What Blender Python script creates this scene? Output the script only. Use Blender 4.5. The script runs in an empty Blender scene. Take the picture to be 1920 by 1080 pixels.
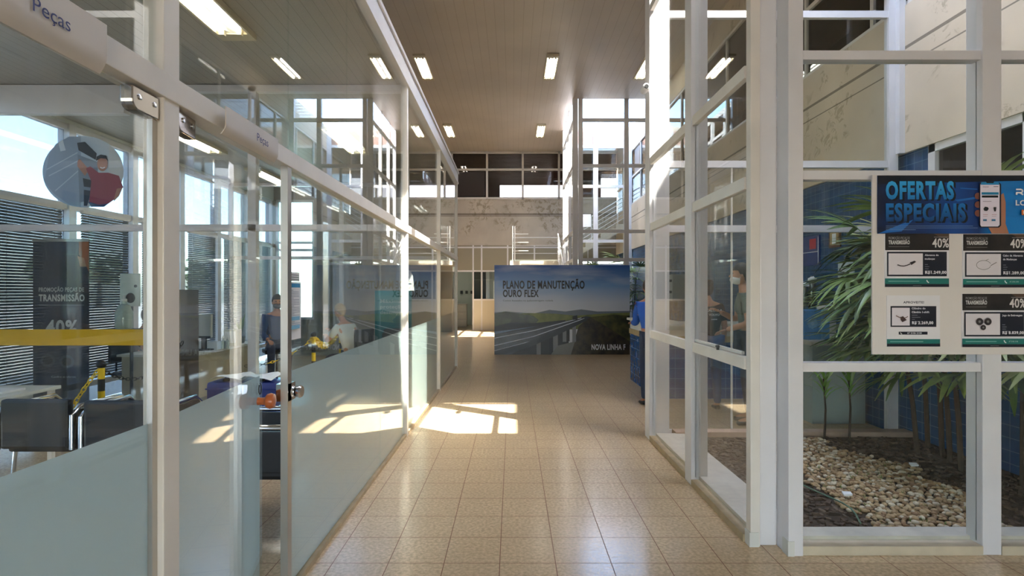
import bpy, bmesh, math, random
from mathutils import Vector, Matrix, noise
C = bpy.context.scene.collection
S = bpy.context.scene
random.seed(7)
# ------------------------------------------------------------------ camera, world, sun, exposure
F, HE, CX, CY = 1002.0, 1.6, 961.0, 546.0          # focal length (px of 1920), eye height, vanishing point
def P(x, y, Y): return Vector(((x-CX)*Y/F, Y, HE+(CY-y)*Y/F))   # measured picture point -> place at depth Y
cam = bpy.data.cameras.new('camera'); co = bpy.data.objects.new('camera', cam); C.objects.link(co)
cam.sensor_width = 36; cam.lens = 36*F/1920; cam.clip_start = .05; cam.clip_end = 500
cam.shift_x = -(CX-960)/1920; cam.shift_y = (CY-540)/1920
co.location = (0, 0, HE); co.rotation_euler = (math.pi/2, 0, 0)
S.camera = co
SUN = Vector((-4.25, 2.74, -7.5)).normalized()       # where the sunlight travels
w = bpy.data.worlds.new('sky'); S.world = w; w.use_nodes = True
nt = w.node_tree; bg = nt.nodes['Background']
sky = nt.nodes.new('ShaderNodeTexSky'); sky.sky_type = 'NISHITA'; sky.sun_disc = False
sky.sun_elevation = math.asin(-SUN.z); sky.sun_rotation = math.atan2(-SUN.x, -SUN.y)
sky.air_density = 1.0; sky.dust_density = 1.8; sky.ozone_density = 1.0
nt.links.new(sky.outputs[0], bg.inputs[0]); bg.inputs[1].default_value = 0.42
sl = bpy.data.lights.new('sun', 'SUN'); sl.energy = 5; sl.angle = .009; sl.color = (1, .95, .87)
so = bpy.data.objects.new('sun', sl); C.objects.link(so); so.location = (20, -14, 40)
so.rotation_euler = SUN.to_track_quat('-Z', 'Y').to_euler()
vs = S.view_settings; vs.view_transform = 'Standard'; vs.look = 'None'; vs.gamma = 1; vs.use_curve_mapping = False
vs.exposure = 3.05
S.cycles.use_denoising = True
S.cycles.max_bounces = 14; S.cycles.diffuse_bounces = 6; S.cycles.glossy_bounces = 6
S.cycles.transmission_bounces = 8; S.cycles.transparent_max_bounces = 48
S.cycles.caustics_reflective = False; S.cycles.caustics_refractive = False
S.cycles.sample_clamp_indirect = 6

# ------------------------------------------------------------------ materials
def lin(c):
    return tuple(((v/255)/12.92 if v/255 <= .04045 else ((v/255+.055)/1.055)**2.4) for v in c[:3]) + (1,)
MT = {}
def newmat(name):
    m = bpy.data.materials.new(name); m.use_nodes = True; MT[name] = m
    return m, m.node_tree, m.node_tree.nodes['Principled BSDF']
def mat(name, col, rough=.5, metal=0, spec=.5, emit=0, noise_amt=0, noise_scale=8, bump=0):
    if name in MT: return MT[name]
    m, t, b = newmat(name)
    c = lin(col); b.inputs['Base Color'].default_value = c
    b.inputs['Roughness'].default_value = rough; b.inputs['Metallic'].default_value = metal
    b.inputs['Specular IOR Level'].default_value = spec
    if emit:
        b.inputs['Emission Color'].default_value = c; b.inputs['Emission Strength'].default_value = emit
    if noise_amt or bump:
        tc = t.nodes.new('ShaderNodeTexCoord'); n = t.nodes.new('ShaderNodeTexNoise')
        n.inputs['Scale'].default_value = noise_scale; n.inputs['Detail'].default_value = 5
        t.links.new(tc.outputs['Object'], n.inputs['Vector'])
        if noise_amt:
            r = t.nodes.new('ShaderNodeMapRange'); r.inputs[1].default_value = .3; r.inputs[2].default_value = .7
            r.inputs[3].default_value = 1-noise_amt; r.inputs[4].default_value = 1+noise_amt*.5
            t.links.new(n.outputs[0], r.inputs[0])
            v = t.nodes.new('ShaderNodeVectorMath'); v.operation = 'SCALE'; v.inputs[0].default_value = c[:3]
            t.links.new(r.outputs[0], v.inputs['Scale']); t.links.new(v.outputs[0], b.inputs['Base Color'])
        if bump:
            bp = t.nodes.new('ShaderNodeBump'); bp.inputs['Strength'].default_value = bump
            t.links.new(n.outputs[0], bp.inputs['Height']); t.links.new(bp.outputs[0], b.inputs['Normal'])
    return m
def nd(t, kind, **kw):
    n = t.nodes.new(kind)
    for k, v in kw.items(): setattr(n, k, v)
    return n
def mth(t, op, a, b=None):
    n = nd(t, 'ShaderNodeMath', operation=op)
    for i, s in enumerate((a, b)):
        if s is None: continue
        if isinstance(s, (int, float)): n.inputs[i].default_value = s
        else: t.links.new(s, n.inputs[i])
    return n.outputs[0]
def mixc(t, fac, a, b):
    n = nd(t, 'ShaderNodeMix', data_type='RGBA')
    for s, i in ((fac, 0), (a, 6), (b, 7)):
        if isinstance(s, (int, float)): n.inputs[i].default_value = s
        elif isinstance(s, tuple): n.inputs[i].default_value = s
        else: t.links.new(s, n.inputs[i])
    return n.outputs[2]
def objxyz(t):
    tc = nd(t, 'ShaderNodeTexCoord'); sp = nd(t, 'ShaderNodeSeparateXYZ')
    g = nd(t, 'ShaderNodeNewGeometry')                # place in the building, so neighbouring slabs line up
    t.links.new(g.outputs['Position'], sp.inputs[0])
    return g.outputs['Position'], sp.outputs
def tnoise(t, vec, scale, detail=5):
    n = nd(t, 'ShaderNodeTexNoise'); n.inputs['Scale'].default_value = scale; n.inputs['Detail'].default_value = detail
    t.links.new(vec, n.inputs['Vector']); return n.outputs[0]
def ramp(t, fac, a, b, lo=0., hi=1.):
    n = nd(t, 'ShaderNodeMapRange'); n.inputs[1].default_value = a; n.inputs[2].default_value = b
    n.inputs[3].default_value = lo; n.inputs[4].default_value = hi; t.links.new(fac, n.inputs[0]); return n.outputs[0]
def joint(t, s, pitch, off, width):                   # 1 on a joint line every pitch metres
    f = mth(t, 'FRACT', mth(t, 'DIVIDE', mth(t, 'SUBTRACT', s, off), pitch))
    d = mth(t, 'MINIMUM', f, mth(t, 'SUBTRACT', 1., f))
    return mth(t, 'LESS_THAN', d, width/2/pitch)
def tile_mat(name, axes, pitch, offs, width, col, grout, rough, vary=.1, speck=40, spec=.5):
    m, t, b = newmat(name); pos, xyz = objxyz(t)
    j = None
    for a, o in zip(axes, offs):
        k = joint(t, xyz[a], pitch, o, width); j = k if j is None else mth(t, 'MAXIMUM', j, k)
    n1 = ramp(t, tnoise(t, pos, speck, 8), .35, .65); n2 = ramp(t, tnoise(t, pos, 2.2), .3, .7)
    c = lin(col); d = tuple(v*(1-vary*2.2) for v in c[:3])+(1,); e = tuple(min(1, v*(1+vary)) for v in c[:3])+(1,)
    cc = mixc(t, mth(t, 'MULTIPLY', n2, .35), mixc(t, n1, d, e), d)
    t.links.new(mixc(t, j, cc, lin(grout)), b.inputs['Base Color'])
    r = mth(t, 'ADD', mth(t, 'MULTIPLY', j, .4), mth(t, 'ADD', mth(t, 'MULTIPLY', n1, .08), rough))
    t.links.new(r, b.inputs['Roughness']); b.inputs['Specular IOR Level'].default_value = spec
    bp = nd(t, 'ShaderNodeBump'); bp.inputs['Strength'].default_value = .25; bp.inputs['Distance'].default_value = .002
    t.links.new(mth(t, 'SUBTRACT', 1., j), bp.inputs['Height']); t.links.new(bp.outputs[0], b.inputs['Normal'])
    return m
def slat_mat(name, axis, pitch, width, col, groove, rough=.45):
    m, t, b = newmat(name); pos, xyz = objxyz(t)
    j = joint(t, xyz[axis], pitch, .03, width)
    n2 = ramp(t, tnoise(t, pos, .7), .3, .7); c = lin(col); d = tuple(v*.86 for v in c[:3])+(1,)
    t.links.new(mixc(t, j, mixc(t, n2, c, d), lin(groove)), b.inputs['Base Color'])
    b.inputs['Roughness'].default_value = rough
    return m
def concrete_mat(name, col, stain, lines, axis=2, peel=.0):
    m, t, b = newmat(name); pos, xyz = objxyz(t)
    n1 = ramp(t, tnoise(t, pos, .8, 8), .35, .65); n2 = tnoise(t, pos, 2.6, 10)
    n3 = nd(t, 'ShaderNodeTexNoise'); n3.inputs['Scale'].default_value = 5.5; n3.inputs['Detail'].default_value = 14; n3.inputs['Roughness'].default_value = .72; n3.inputs['Distortion'].default_value = .6; t.links.new(pos, n3.inputs['Vector'])
    st = mth(t, 'MULTIPLY', ramp(t, n3.outputs[0], .52-peel, .57-peel), ramp(t, tnoise(t, pos, .9, 3), .50-peel, .58-peel))
    c = lin(col); d = tuple(v*.78 for v in c[:3])+(1,)
    cc = mixc(t, n1, c, d); cc = mixc(t, mth(t, 'MULTIPLY', st, .6), cc, lin(stain))
    for z, wd in lines:
        l = mth(t, 'LESS_THAN', mth(t, 'ABSOLUTE', mth(t, 'SUBTRACT', xyz[axis], z)), wd/2)
        cc = mixc(t, mth(t, 'MULTIPLY', l, .7), cc, lin((70, 58, 46)))
    t.links.new(cc, b.inputs['Base Color']); b.inputs['Roughness'].default_value = .85
    bp = nd(t, 'ShaderNodeBump'); bp.inputs['Strength'].default_value = .2
    t.links.new(n2, bp.inputs['Height']); t.links.new(bp.outputs[0], b.inputs['Normal'])
    return m
def glass_mat(name, tint, gain=1., base=.032, rough=0):
    m, t, b = newmat(name); t.nodes.remove(b); out = t.nodes['Material Output']
    lw = nd(t, 'ShaderNodeLayerWeight'); lw.inputs[0].default_value = .5
    f = mth(t, 'ADD', mth(t, 'MULTIPLY', mth(t, 'POWER', lw.outputs['Facing'], 5.), (1-base)*gain), base)
    f = mth(t, 'MINIMUM', f, 1.)
    tr = nd(t, 'ShaderNodeBsdfTransparent'); tr.inputs[0].default_value = tint+(1,)
    gl = nd(t, 'ShaderNodeBsdfGlossy'); gl.inputs['Roughness'].default_value = rough; gl.inputs[0].default_value = (1, 1, 1, 1)
    mx = nd(t, 'ShaderNodeMixShader'); t.links.new(f, mx.inputs[0])
    t.links.new(tr.outputs[0], mx.inputs[1]); t.links.new(gl.outputs[0], mx.inputs[2]); t.links.new(mx.outputs[0], out.inputs[0])
    return m
def film_mat(name, col, trans=.35, clear=.08):
    m, t, b = newmat(name); t.nodes.remove(b); out = t.nodes['Material Output']
    c = lin(col)
    df = nd(t, 'ShaderNodeBsdfDiffuse'); df.inputs[0].default_value = c
    tl = nd(t, 'ShaderNodeBsdfTranslucent'); tl.inputs[0].default_value = c
    tr = nd(t, 'ShaderNodeBsdfTransparent')
    m1 = nd(t, 'ShaderNodeMixShader'); m1.inputs[0].default_value = trans
    t.links.new(df.outputs[0], m1.inputs[1]); t.links.new(tl.outputs[0], m1.inputs[2])
    m2 = nd(t, 'ShaderNodeMixShader'); m2.inputs[0].default_value = clear
    t.links.new(m1.outputs[0], m2.inputs[1]); t.links.new(tr.outputs[0], m2.inputs[2]); t.links.new(m2.outputs[0], out.inputs[0])
    return m
TILE = .328
FLOOR = tile_mat('beige_tile', (0, 1), TILE, (-.075, 3.144), .005, (220, 193, 157), (128, 84, 54), .14, .11, 48)
BLUET = tile_mat('blue_tile', (1, 2), .11, (0, 0), .006, (30, 78, 124), (74, 108, 138), .18, .12, 6)
BLUEX = tile_mat('blue_tile_front', (0, 2), .11, (0, 0), .006, (28, 84, 150), (96, 118, 140), .18, .12, 6)
CEIL = slat_mat('ceiling_slats', 0, .2, .006, (208, 196, 182), (168, 152, 134), .36)
CEILO = slat_mat('office_ceiling_slats', 0, .1, .006, (176, 170, 158), (138, 130, 118), .4)
CONC = concrete_mat('concrete_wall', (226, 208, 184), (150, 132, 104), ((4.24, .035), (4.05, .015)), 2, -.03)
CONCB = concrete_mat('peeling_concrete', (206, 194, 176), (134, 116, 84), ((4.77, .06), (4.70, .03)), 2, .015)
GLASS = glass_mat('clear_glass', (.955, .975, .965))
DGLASS = glass_mat('dark_glass', (.42, .40, .39), 1, .05)
FILM = film_mat('frosted_film', (206, 220, 219))
WHITE = mat('white_frame', (219, 216, 217), .35, noise_amt=.06, noise_scale=3)
OFFW = mat('offwhite_frame', (222, 215, 206), .4, noise_amt=.08, noise_scale=4)
BASE = mat('dirty_base_rail', (176, 156, 124), .5, noise_amt=.2, noise_scale=9)
PLAST = mat('white_plaster', (214, 212, 204), .8, noise_amt=.05, noise_scale=2)
CHROME = mat('chrome', (225, 225, 228), .12, 1)
STEEL = mat('brushed_steel', (190, 184, 176), .32, .85)
BLACK = mat('black_plastic', (20, 20, 22), .45)
TUBEW = mat('lamp_tube', (255, 252, 244), .4, emit=2.6)

# ------------------------------------------------------------------ mesh building
class MB:
    def __init__(s): s.v = []; s.f = []; s.m = []
    def add(s, vs, fs, m=0):
        o = len(s.v); s.v += [Vector(v) for v in vs]; s.f += [[i+o for i in f] for f in fs]; s.m += [m]*len(fs)
        return s
    def box(s, x0, x1, y0, y1, z0, z1, m=0):
        return s.add([(x, y, z) for z in (z0, z1) for y in (y0, y1) for x in (x0, x1)],
              [(0, 2, 3, 1), (4, 5, 7, 6), (0, 1, 5, 4), (2, 6, 7, 3), (0, 4, 6, 2), (1, 3, 7, 5)], m)
    def poly(s, pts, m=0): return s.add(pts, [list(range(len(pts)))], m)
    def prism(s, pts, d, m=0):                       # flat outline pushed along d
        n = len(pts); d = Vector(d); a = [Vector(p) for p in pts]; b = [p+d for p in a]
        fs = [list(range(n))[::-1], list(range(n, 2*n))]+[(i, (i+1) % n, n+(i+1) % n, n+i) for i in range(n)]
        return s.add(a+b, fs, m)
    def tube(s, pts, r, n=8, m=0, cap=True):
        pts = [Vector(p) for p in pts]; k = len(pts); rr = r if isinstance(r, (list, tuple)) else [r]*k
        vs = []; prev = None
        for i, p in enumerate(pts):
            t = (pts[min(i+1, k-1)]-pts[max(i-1, 0)]).normalized()
            if prev is None:
                a = t.orthogonal().normalized()
            else:
                a = (prev-t*prev.dot(t)); a = a.normalized() if a.length > 1e-6 else t.orthogonal().normalized()
            prev = a; b = t.cross(a)
            vs += [p+(a*math.cos(2*math.pi*j/n)+b*math.sin(2*math.pi*j/n))*rr[i] for j in range(n)]
        fs = [(i*n+j, i*n+(j+1) % n, (i+1)*n+(j+1) % n, (i+1)*n+j) for i in range(k-1) for j in range(n)]
        if cap: fs += [list(range(n))[::-1], list(range((k-1)*n, k*n))]
        return s.add(vs, fs, m)
    def lathe(s, c, prof, n=20, m=0, axis='z'):
        c = Vector(c); vs = []
        for r, z in prof:
            for j in range(n):
                a = 2*math.pi*j/n; x, y = r*math.cos(a), r*math.sin(a)
                vs.append(c+(Vector((x, y, z)) if axis == 'z' else Vector((x, z, y)) if axis == 'y' else Vector((z, x, y))))
        k = len(prof)
        fs = [(i*n+j, i*n+(j+1) % n, (i+1)*n+(j+1) % n, (i+1)*n+j) for i in range(k-1) for j in range(n)]
        fs += [list(range(n))[::-1], list(range((k-1)*n, k*n))]
        return s.add(vs, fs, m)
    def ball(s, c, r, n=12, m=0, rot=None):
        c = Vector(c); r = r if isinstance(r, (tuple, list)) else (r, r, r); vs = []; k = n//2+1
        for i in range(k+1):
            th = math.pi*i/k
            for j in range(n):
                a = 2*math.pi*j/n
                q = Vector((r[0]*math.sin(th)*math.cos(a), r[1]*math.sin(th)*math.sin(a), r[2]*math.cos(th)))
                vs.append(c+(rot @ q if rot else q))
        fs = [(i*n+j, (i+1)*n+j, (i+1)*n+(j+1) % n, i*n+(j+1) % n) for i in range(k) for j in range(n)]
        return s.add(vs, fs, m)
    def mesh(s, me, M=None, m=0):
        M = M or Matrix(); return s.add([M @ v.co for v in me.vertices], [list(p.vertices) for p in me.polygons], m)
    def text(s, txt, o, u, v, h, m=0, xs=1., align='LEFT', bold=.0):
        vs, fs, wd = glyphs(txt, bold); o, u, v = Vector(o), Vector(u).normalized(), Vector(v).normalized()
        sh = {'LEFT': 0, 'CENTER': -wd/2, 'RIGHT': -wd}[align]
        return s.add([o+u*((x+sh)*h*xs)+v*(y*h) for x, y in vs], fs, m)
    def build(s, name, mats, parent=None, smooth=False, bevel=0, origin=None):
        mats = mats if isinstance(mats, (list, tuple)) else [mats]
        if parent is not None: o = WL[parent.name]
        elif origin is not None: o = Vector(origin)
        else:
            xs = [[v[i] for v in s.v] for i in range(3)]
            o = Vector(((min(xs[0])+max(xs[0]))/2, (min(xs[1])+max(xs[1]))/2, min(xs[2])))
        me = bpy.data.meshes.new(name); me.from_pydata([v-o for v in s.v], [], s.f)
        for m in mats: me.materials.append(m)
        me.polygons.foreach_set('material_index', s.m)
        me.validate(); me.update()
        bm = bmesh.new(); bm.from_mesh(me); bmesh.ops.remove_doubles(bm, verts=bm.verts, dist=1e-6)
        bmesh.ops.recalc_face_normals(bm, faces=bm.faces)
        if bevel: bmesh.ops.bevel(bm, geom=[e for e in bm.edges if len(e.link_faces) == 2 and e.calc_face_angle(0) > .6], offset=bevel, segments=2, affect='EDGES', profile=.6)
        bm.to_mesh(me); bm.free()
        if smooth:
            for p in me.polygons: p.use_smooth = True
            try: me.set_sharp_from_angle(angle=math.radians(40))
            except Exception: pass
        ob = bpy.data.objects.new(name, me); C.objects.link(ob)
        if parent is not None: ob.parent = parent; WL[ob.name] = o.copy()
        else: ob.location = o; WL[ob.name] = o.copy()
        return ob
WL = {}
GC = {}
def glyphs(txt, bold):
    k = (txt, bold)
    if k in GC: return GC[k]
    def raw(t):
        cu = bpy.data.curves.new('t', 'FONT'); cu.body = t; cu.size = 1; cu.offset = bold; cu.space_character = 1+bold*3; cu.resolution_u = 3
        ob = bpy.data.objects.new('t', cu); C.objects.link(ob)
        dg = bpy.context.evaluated_depsgraph_get(); dg.update()
        me = bpy.data.meshes.new_from_object(ob.evaluated_get(dg))
        vs = [(v.co.x, v.co.y) for v in me.vertices]; fs = [list(p.vertices) for p in me.polygons]
        bpy.data.objects.remove(ob); bpy.data.curves.remove(cu); bpy.data.meshes.remove(me)
        return vs, fs
    if 'H' not in GC:
        GC['H'] = max(y for x, y in raw('H')[0])
    hh = GC['H']; vs, fs = raw(txt)
    x0 = min(x for x, y in vs); hb = hh+2*bold; vs = [((x-x0)/hb, (y+bold)/hb) for x, y in vs]
    GC[k] = (vs, fs, max(x for x, y in vs)); return GC[k]
def tag(o, label=None, cat=None, group=None, kind=None):
    if label: o['label'] = label
    if cat: o['category'] = cat
    if group: o['group'] = group
    if kind: o['kind'] = kind
    return o
def thing(name, label, cat, loc, group=None):
    o = bpy.data.objects.new(name, None); C.objects.link(o); o.location = loc; o.empty_display_size = .1
    WL[o.name] = Vector(loc); return tag(o, label, cat, group)
def structure(name, loc=(0, 0, 0)):
    o = bpy.data.objects.new(name, None); C.objects.link(o); o.location = loc; WL[o.name] = Vector(loc); o['kind'] = 'structure'
    return o
def struct(name, mb, m, **k): return tag(mb.build(name, m, **k), kind='structure')
def bx(*a): return MB().box(*a)
def dup(o, loc, rotz=None, label=None, group=None):
    r = o.copy(); C.objects.link(r); r.location = loc
    if rotz is not None: r.rotation_euler = (0, 0, rotz)
    if label: r['label'] = label
    if group: r['group'] = group
    for ch in o.children:
        c = ch.copy(); C.objects.link(c); c.parent = r
        for g in ch.children:
            d = g.copy(); C.objects.link(d); d.parent = c
    return r
# ------------------------------------------------------------------ the building
XL, XR, XW, XF = -1.17, 1.49, 4.3, -6.0             # left glazing, right glazing, right wall, outer facade
YA, YB = 3.25, 5.9                                  # the garden well, front and back glazing
YC, YD = 16.0, 19.2                                 # second well
ZC, ZT = 7.35, 7.5                                  # ceiling, roof top
YE = 22.0                                           # back wall
Z1, Z2, Z3, Z4 = 1.14, 2.29, 3.0, 4.65              # rail heights of the right glazing
struct('ground', bx(-80, 60, -60, 80, -.3, -.2), mat('forecourt_paving', (170, 160, 145), .9, noise_amt=.15, noise_scale=.6))
fl = MB(); fl.box(-6.1, 7.5, -6, 26.2, -.2, 0); struct('floor', fl, FLOOR)
# ceiling with the two open wells left out
ce = MB()
ce.box(-6.2, XR, -6, 26.2, ZC, ZT); ce.box(XR, 7.6, -6, YA+.04, ZC, ZT); ce.box(XW, 7.6, YA+.04, 26.2, ZC, ZT)
ce.box(XR, XW, YB, YC, ZC, ZT); ce.box(XR, 1.85, YC, 26.2, ZC, ZT); ce.box(1.85, XW, YD, 26.2, ZC, ZT)
struct('ceiling', ce, CEIL)
struct('ceiling_office', bx(-6.0, -1.2, -5, 11.3, 3.88, 3.95), CEILO)
# ---- facade on the left: full-height panes between posts, blinds, blank wall above
YF = [-4.8+1.2*i for i in range(16)]
wl = structure('wall_facade', (XF, 4, 0))
for y in YF: bx(XF-.08, XF+.08, y-.06, y+.06, 0, 3.88).build('post', WHITE, wl, bevel=.004)
for z in (.3, 2.74, 3.80): bx(XF-.05, XF+.05, -4.8, 13.2, z-.04, z+.04).build('rail', WHITE, wl)
for a, b in zip(YF, YF[1:]): bx(XF-.006, XF+.006, a+.06, b-.06, .05, 3.8).build('glass_pane', glass_mat('tinted_glass', (.36, .385, .41)) if 'tinted_glass' not in MT else MT['tinted_glass'], wl)
bx(XF-.1, XF+.1, -6, 13.2, 3.84, ZC).build('upper_wall', PLAST, wl)
# ---- end of the left bay: solid wall with one window, then the side wall of the back hall
we = MB()
we.box(-6.1, -5.86, 13.2, 13.35, 0, ZC); we.box(-4.9, -4.35, 13.2, 13.35, 0, ZC); we.box(-5.86, -4.9, 13.2, 13.35, 0, .9); we.box(-5.86, -4.9, 13.2, 13.35, 3.86, ZC)
we.box(-4.5, -4.35, 13.35, YE, 0, ZC)
struct('wall_end', we, mat('grey_wall', (150, 142, 130), .8, noise_amt=.06, noise_scale=2))
wi = structure('window_1', (-5.38, 13.25, .9))
fr = MB()
for x in (-5.83, -4.93): fr.box(x-.03, x+.03, 13.22, 13.3, .9, 3.86)
for z in (.93, 2.62, 2.8, 3.83): fr.box(-5.86, -4.9, 13.22, 13.3, z-.03, z+.03)
fr.build('window_frame', WHITE, wi); bx(-5.8, -4.96, 13.255, 13.262, .96, 3.8).build('glass_pane', glass_mat('aqua_glass', (.72, .93, .93)), wi)
# ---- left glazing between corridor and office
wp = structure('wall_left', (XL, 4, 0))
def post(par, x0, x1, y0, y1, z0, z1, m=OFFW): return bx(x0, x1, y0, y1, z0, z1).build('post', m, par, bevel=.004)
for y, wd in ((1.82, .085), (.84, .08), (-.6, .08), (5.92, .075), (8.6, .075), (11.25, .075), (-3, .08)):
    post(wp, XL-.06, XL+.01, y-wd/2, y+wd/2, 0, 3.9)
bx(XL-.07, XL+.018, -5, 11.29, 2.245, 2.33).build('rail', OFFW, wp, bevel=.004)
fa = MB(); fa.box(XL-.08, XL+.02, -5, 11.3, 3.88, 4.11); fa.box(XL-.05, XL+.04, -5, 11.3, 4.07, 4.11); fa.box(XL-.05, XL+.03, -5, 11.3, 3.86, 3.90)
fa.build('fascia', WHITE, wp)
for a, b in ((2.80, 5.88), (5.96, 8.56), (8.64, 11.21)): bx(XL-.035, XL+.005, a, b, 0, .03).build('base_rail', BASE, wp)
bx(XL-.025, XL+.012, 2.752, 2.80, 0, 2.25).build('edge_channel', STEEL, wp)
GX = XL-.02
def pane(par, x0, x1, y0, y1, z0, z1): return bx(x0, x1, y0, y1, z0, z1).build('glass_pane', GLASS, par)
for a, b in ((2.80, 4.80), (4.806, 5.885), (5.96, 8.565), (8.64, 11.215)):
    pane(wp, GX-.004, GX+.004, a, b, .03, 2.245)
for a, b in ((-2.9, -.65), (-.55, .8), (.88, 1.78), (1.862, 2.83), (2.836, 3.83), (3.836, 5.885), (5.96, 8.565), (8.64, 11.215)):
    pane(wp, GX-.004, GX+.004, a, b, 2.33, 3.88)
for a, b in ((-2.9, -.65), (-.55, .8)): pane(wp, GX-.004, GX+.004, a, b, .03, 2.245)
def film(par, pts): return MB().poly(pts).build('frosted_film', FILM, par)
for a, b in ((2.80, 5.885), (5.96, 8.565), (8.64, 11.215)):
    film(wp, [(GX-.006, a, .03), (GX-.006, b, .03), (GX-.006, b, 1.17), (GX-.006, a, 1.17)])
# ---- the two glass doors: one shut beside the camera, one ajar
def gdoor(name, y0, ang):
    d = structure(name, (GX, y0, 0))
    L = .895
    def loc(mb): return mb
    o = Vector((GX, y0, 0))
    def T(a): return [o+Vector(p) for p in a]
    MB().box(GX-.005, GX+.005, y0, y0+L, .01, 2.235).build('glass_leaf', GLASS, d)
    MB().poly(T([(-.007, 0.002, .01), (-.007, L-.002, .01), (-.007, L-.002, 1.165), (-.007, 0.002, 1.165)])).build('frosted_film', FILM, d)
    return d, L
d1, L = gdoor('door_1', .882, 0)
def patch(par, y0, y1, z0, z1):
    b = MB(); n = 5; r = .03; pts = [(GX-.02, y1, z0), (GX-.02, y1, z1), (GX-.02, y0, z1)]
    pts += [(GX-.02, y0+r-r*math.cos(a), z0+r-r*math.sin(a)) for a in [math.pi/2*i/n for i in range(n+1)]]
    b.prism(pts, (.04, 0, 0)); h = b.build('patch_hinge', mat('dark_chrome', (165, 158, 150), .16, 1), par, bevel=.004)
    for yy in (y0+.25*(y1-y0), y0+.8*(y1-y0)):
        MB().lathe((GX+.02, yy, (z0+z1)/2+.008), [(.009, 0), (.009, .003), (.005, .004)], 12, 0, 'x').build('screw', CHROME, h)
patch(d1, 1.645, 1.772, 2.165, 2.238)
bx(GX-.009, GX+.009, 1.752, 1.777, .01, 2.165).build('edge_strip', STEEL, d1)
d2, L = gdoor('door_2', 1.866, 0)
patch(d2, 1.872, 2.0, 2.165, 2.238)
# wooden knob and its strap, near the free edge
kb = MB(); kb.lathe((GX+.005, 2.70, 1.045), [(.020, 0), (.018, .02), (.02, .035), (.036, .046), (.040, .062), (.034, .078), (.012, .086)], 20, 0, 'x')
WOODK = mat('orange_wood', (190, 100, 52), .35, noise_amt=.15, noise_scale=30)
k = kb.build('door_knob', WOODK, d2, smooth=True); k['label'] = 'turned orange wooden door knob'
MB().tube([(GX+.012, 2.71+.018*math.sin(a), 1.105+.028*math.cos(a)) for a in [i*.7 for i in range(9)]], .0025, 6).build('strap', BLACK, k)
d2.rotation_euler = (0, 0, math.radians(6.8))
lk = MB(); lk.lathe((XL+.008, 2.80, 1.075), [(.028, 0), (.030, .012), (.022, .02), (.030, .03), (.034, .05), (.028, .06)], 20, 0, 'x'); lk.box(GX-.03, XL+.012, 2.757, 2.85, 1.03, 1.12)
lk.build('lock', CHROME, wp, smooth=True)
# ---- cross partition inside the office at Y 5.92
wc = structure('wall_office', (-3.5, 5.92, 0))
for x in (-2.87, -4.0): post(wc, x-.045, x+.045, 5.88, 5.96, 0, 3.86, WHITE)
post(wc, -5.95, -5.88, 5.88, 5.96, 0, 3.86, WHITE)
bx(-5.95, XL-.06, 5.88, 5.96, 2.265, 2.335).build('rail', WHITE, wc); bx(-5.95, XL-.06, 5.88, 5.96, 3.80, 3.87).build('rail', WHITE, wc)
bx(-5.95, -4.27, 5.87, 5.97, 3.56, 3.80).build('header_box', WHITE, wc)
for a, b in ((-5.88, -4.045), (-3.955, -2.915), (-2.825, -1.24)):
    pane(wc, a, b, 5.916, 5.924, .03, 2.265); pane(wc, a, b, 5.916, 5.924, 2.335, 3.8 if a > -5 else 3.56)
bx(-5.88, -4.045, 5.912, 5.9135, 1.0, 1.178).build('safety_stripe', mat('yellow_tape', (222, 178, 10), .5), wc)['label'] = 'yellow safety stripe across the glass'
# ---- far end of the office
wq = structure('wall_office_end', (-3.5, 11.25, 0))
for x in (-2.4, -3.6, -4.8, -5.93): post(wq, x-.04, x+.04, 11.21, 11.29, 0, 3.88, WHITE)
for z in (2.3, 3.84): bx(-5.95, XL-.06, 11.21, 11.29, z-.035, z+.035).build('rail', WHITE, wq)
for a, b in ((-5.89, -4.84), (-4.76, -3.64), (-3.56, -2.44), (-2.36, -1.24)): pane(wq, a, b, 11.246, 11.254, .03, 3.8)

# ---- right glazing: the garden well beside the corridor
wr = structure('wall_right', (XR, 4.5, 0))
def fin(x0, x1, y0, y1, z1=ZC): return bx(x0, x1, y0, y1, 0, z1).build('post', WHITE, wr, bevel=.004)
fin(XR-.02, XR+.195, 5.74, 5.93); fin(XR-.02, XR+.117, 4.40, 4.56)
# notched corner column
cb = MB(); cb.box(XR, XR+.06, 3.345, 3.41, 0, ZC); cb.build('post', OFFW, wr, bevel=.004)
cb = MB(); cb.box(XR+.062, XR+.174, 3.36, 3.46, 0, ZC); cb.build('post', WHITE, wr, bevel=.012)
cb = MB(); cb.box(1.665, 1.755, 3.225, 3.37, 0, ZC); cb.build('post', WHITE, wr, bevel=.004)
for x0, x1, y in ((1.66, 1.70, 3.22), (XR-.008, XR+.05, 3.34)): bx(x0, x1, y, y+.07, 0, .09).build('foot_block', PLAST, wr)
for a, b in ((3.41, 4.40), (4.56, 5.74)):
    for z in (Z1, Z2, Z3, Z4, 6.0): bx(XR-.012, XR+.03, a, b, z-.04, z+.04).build('rail', OFFW, wr, bevel=.004)
    bx(XR-.02, XR+.05, a, b, 0, .05).build('base_rail', BASE, wr)
    zs = (.05, Z1, Z2, Z3, Z4, 6.0, ZC)
    for z0, z1 in zip(zs, zs[1:]): pane(wr, XR+.012, XR+.020, a, b, z0+.02, z1-.02)
b = MB(); b.box(XR+.01, XR+.03, 3.50, 4.40, Z1+.045, Z1+.065); b.build('window_stay', OFFW, wr)
b = MB(); b.box(XR-.028, XR-.012, 3.82, 3.835, Z1+.04, Z1+.075); b.box(XR-.035, XR-.02, 3.79, 3.835, Z1+.06, Z1+.072); b.build('latch', BLACK, wr)
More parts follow.
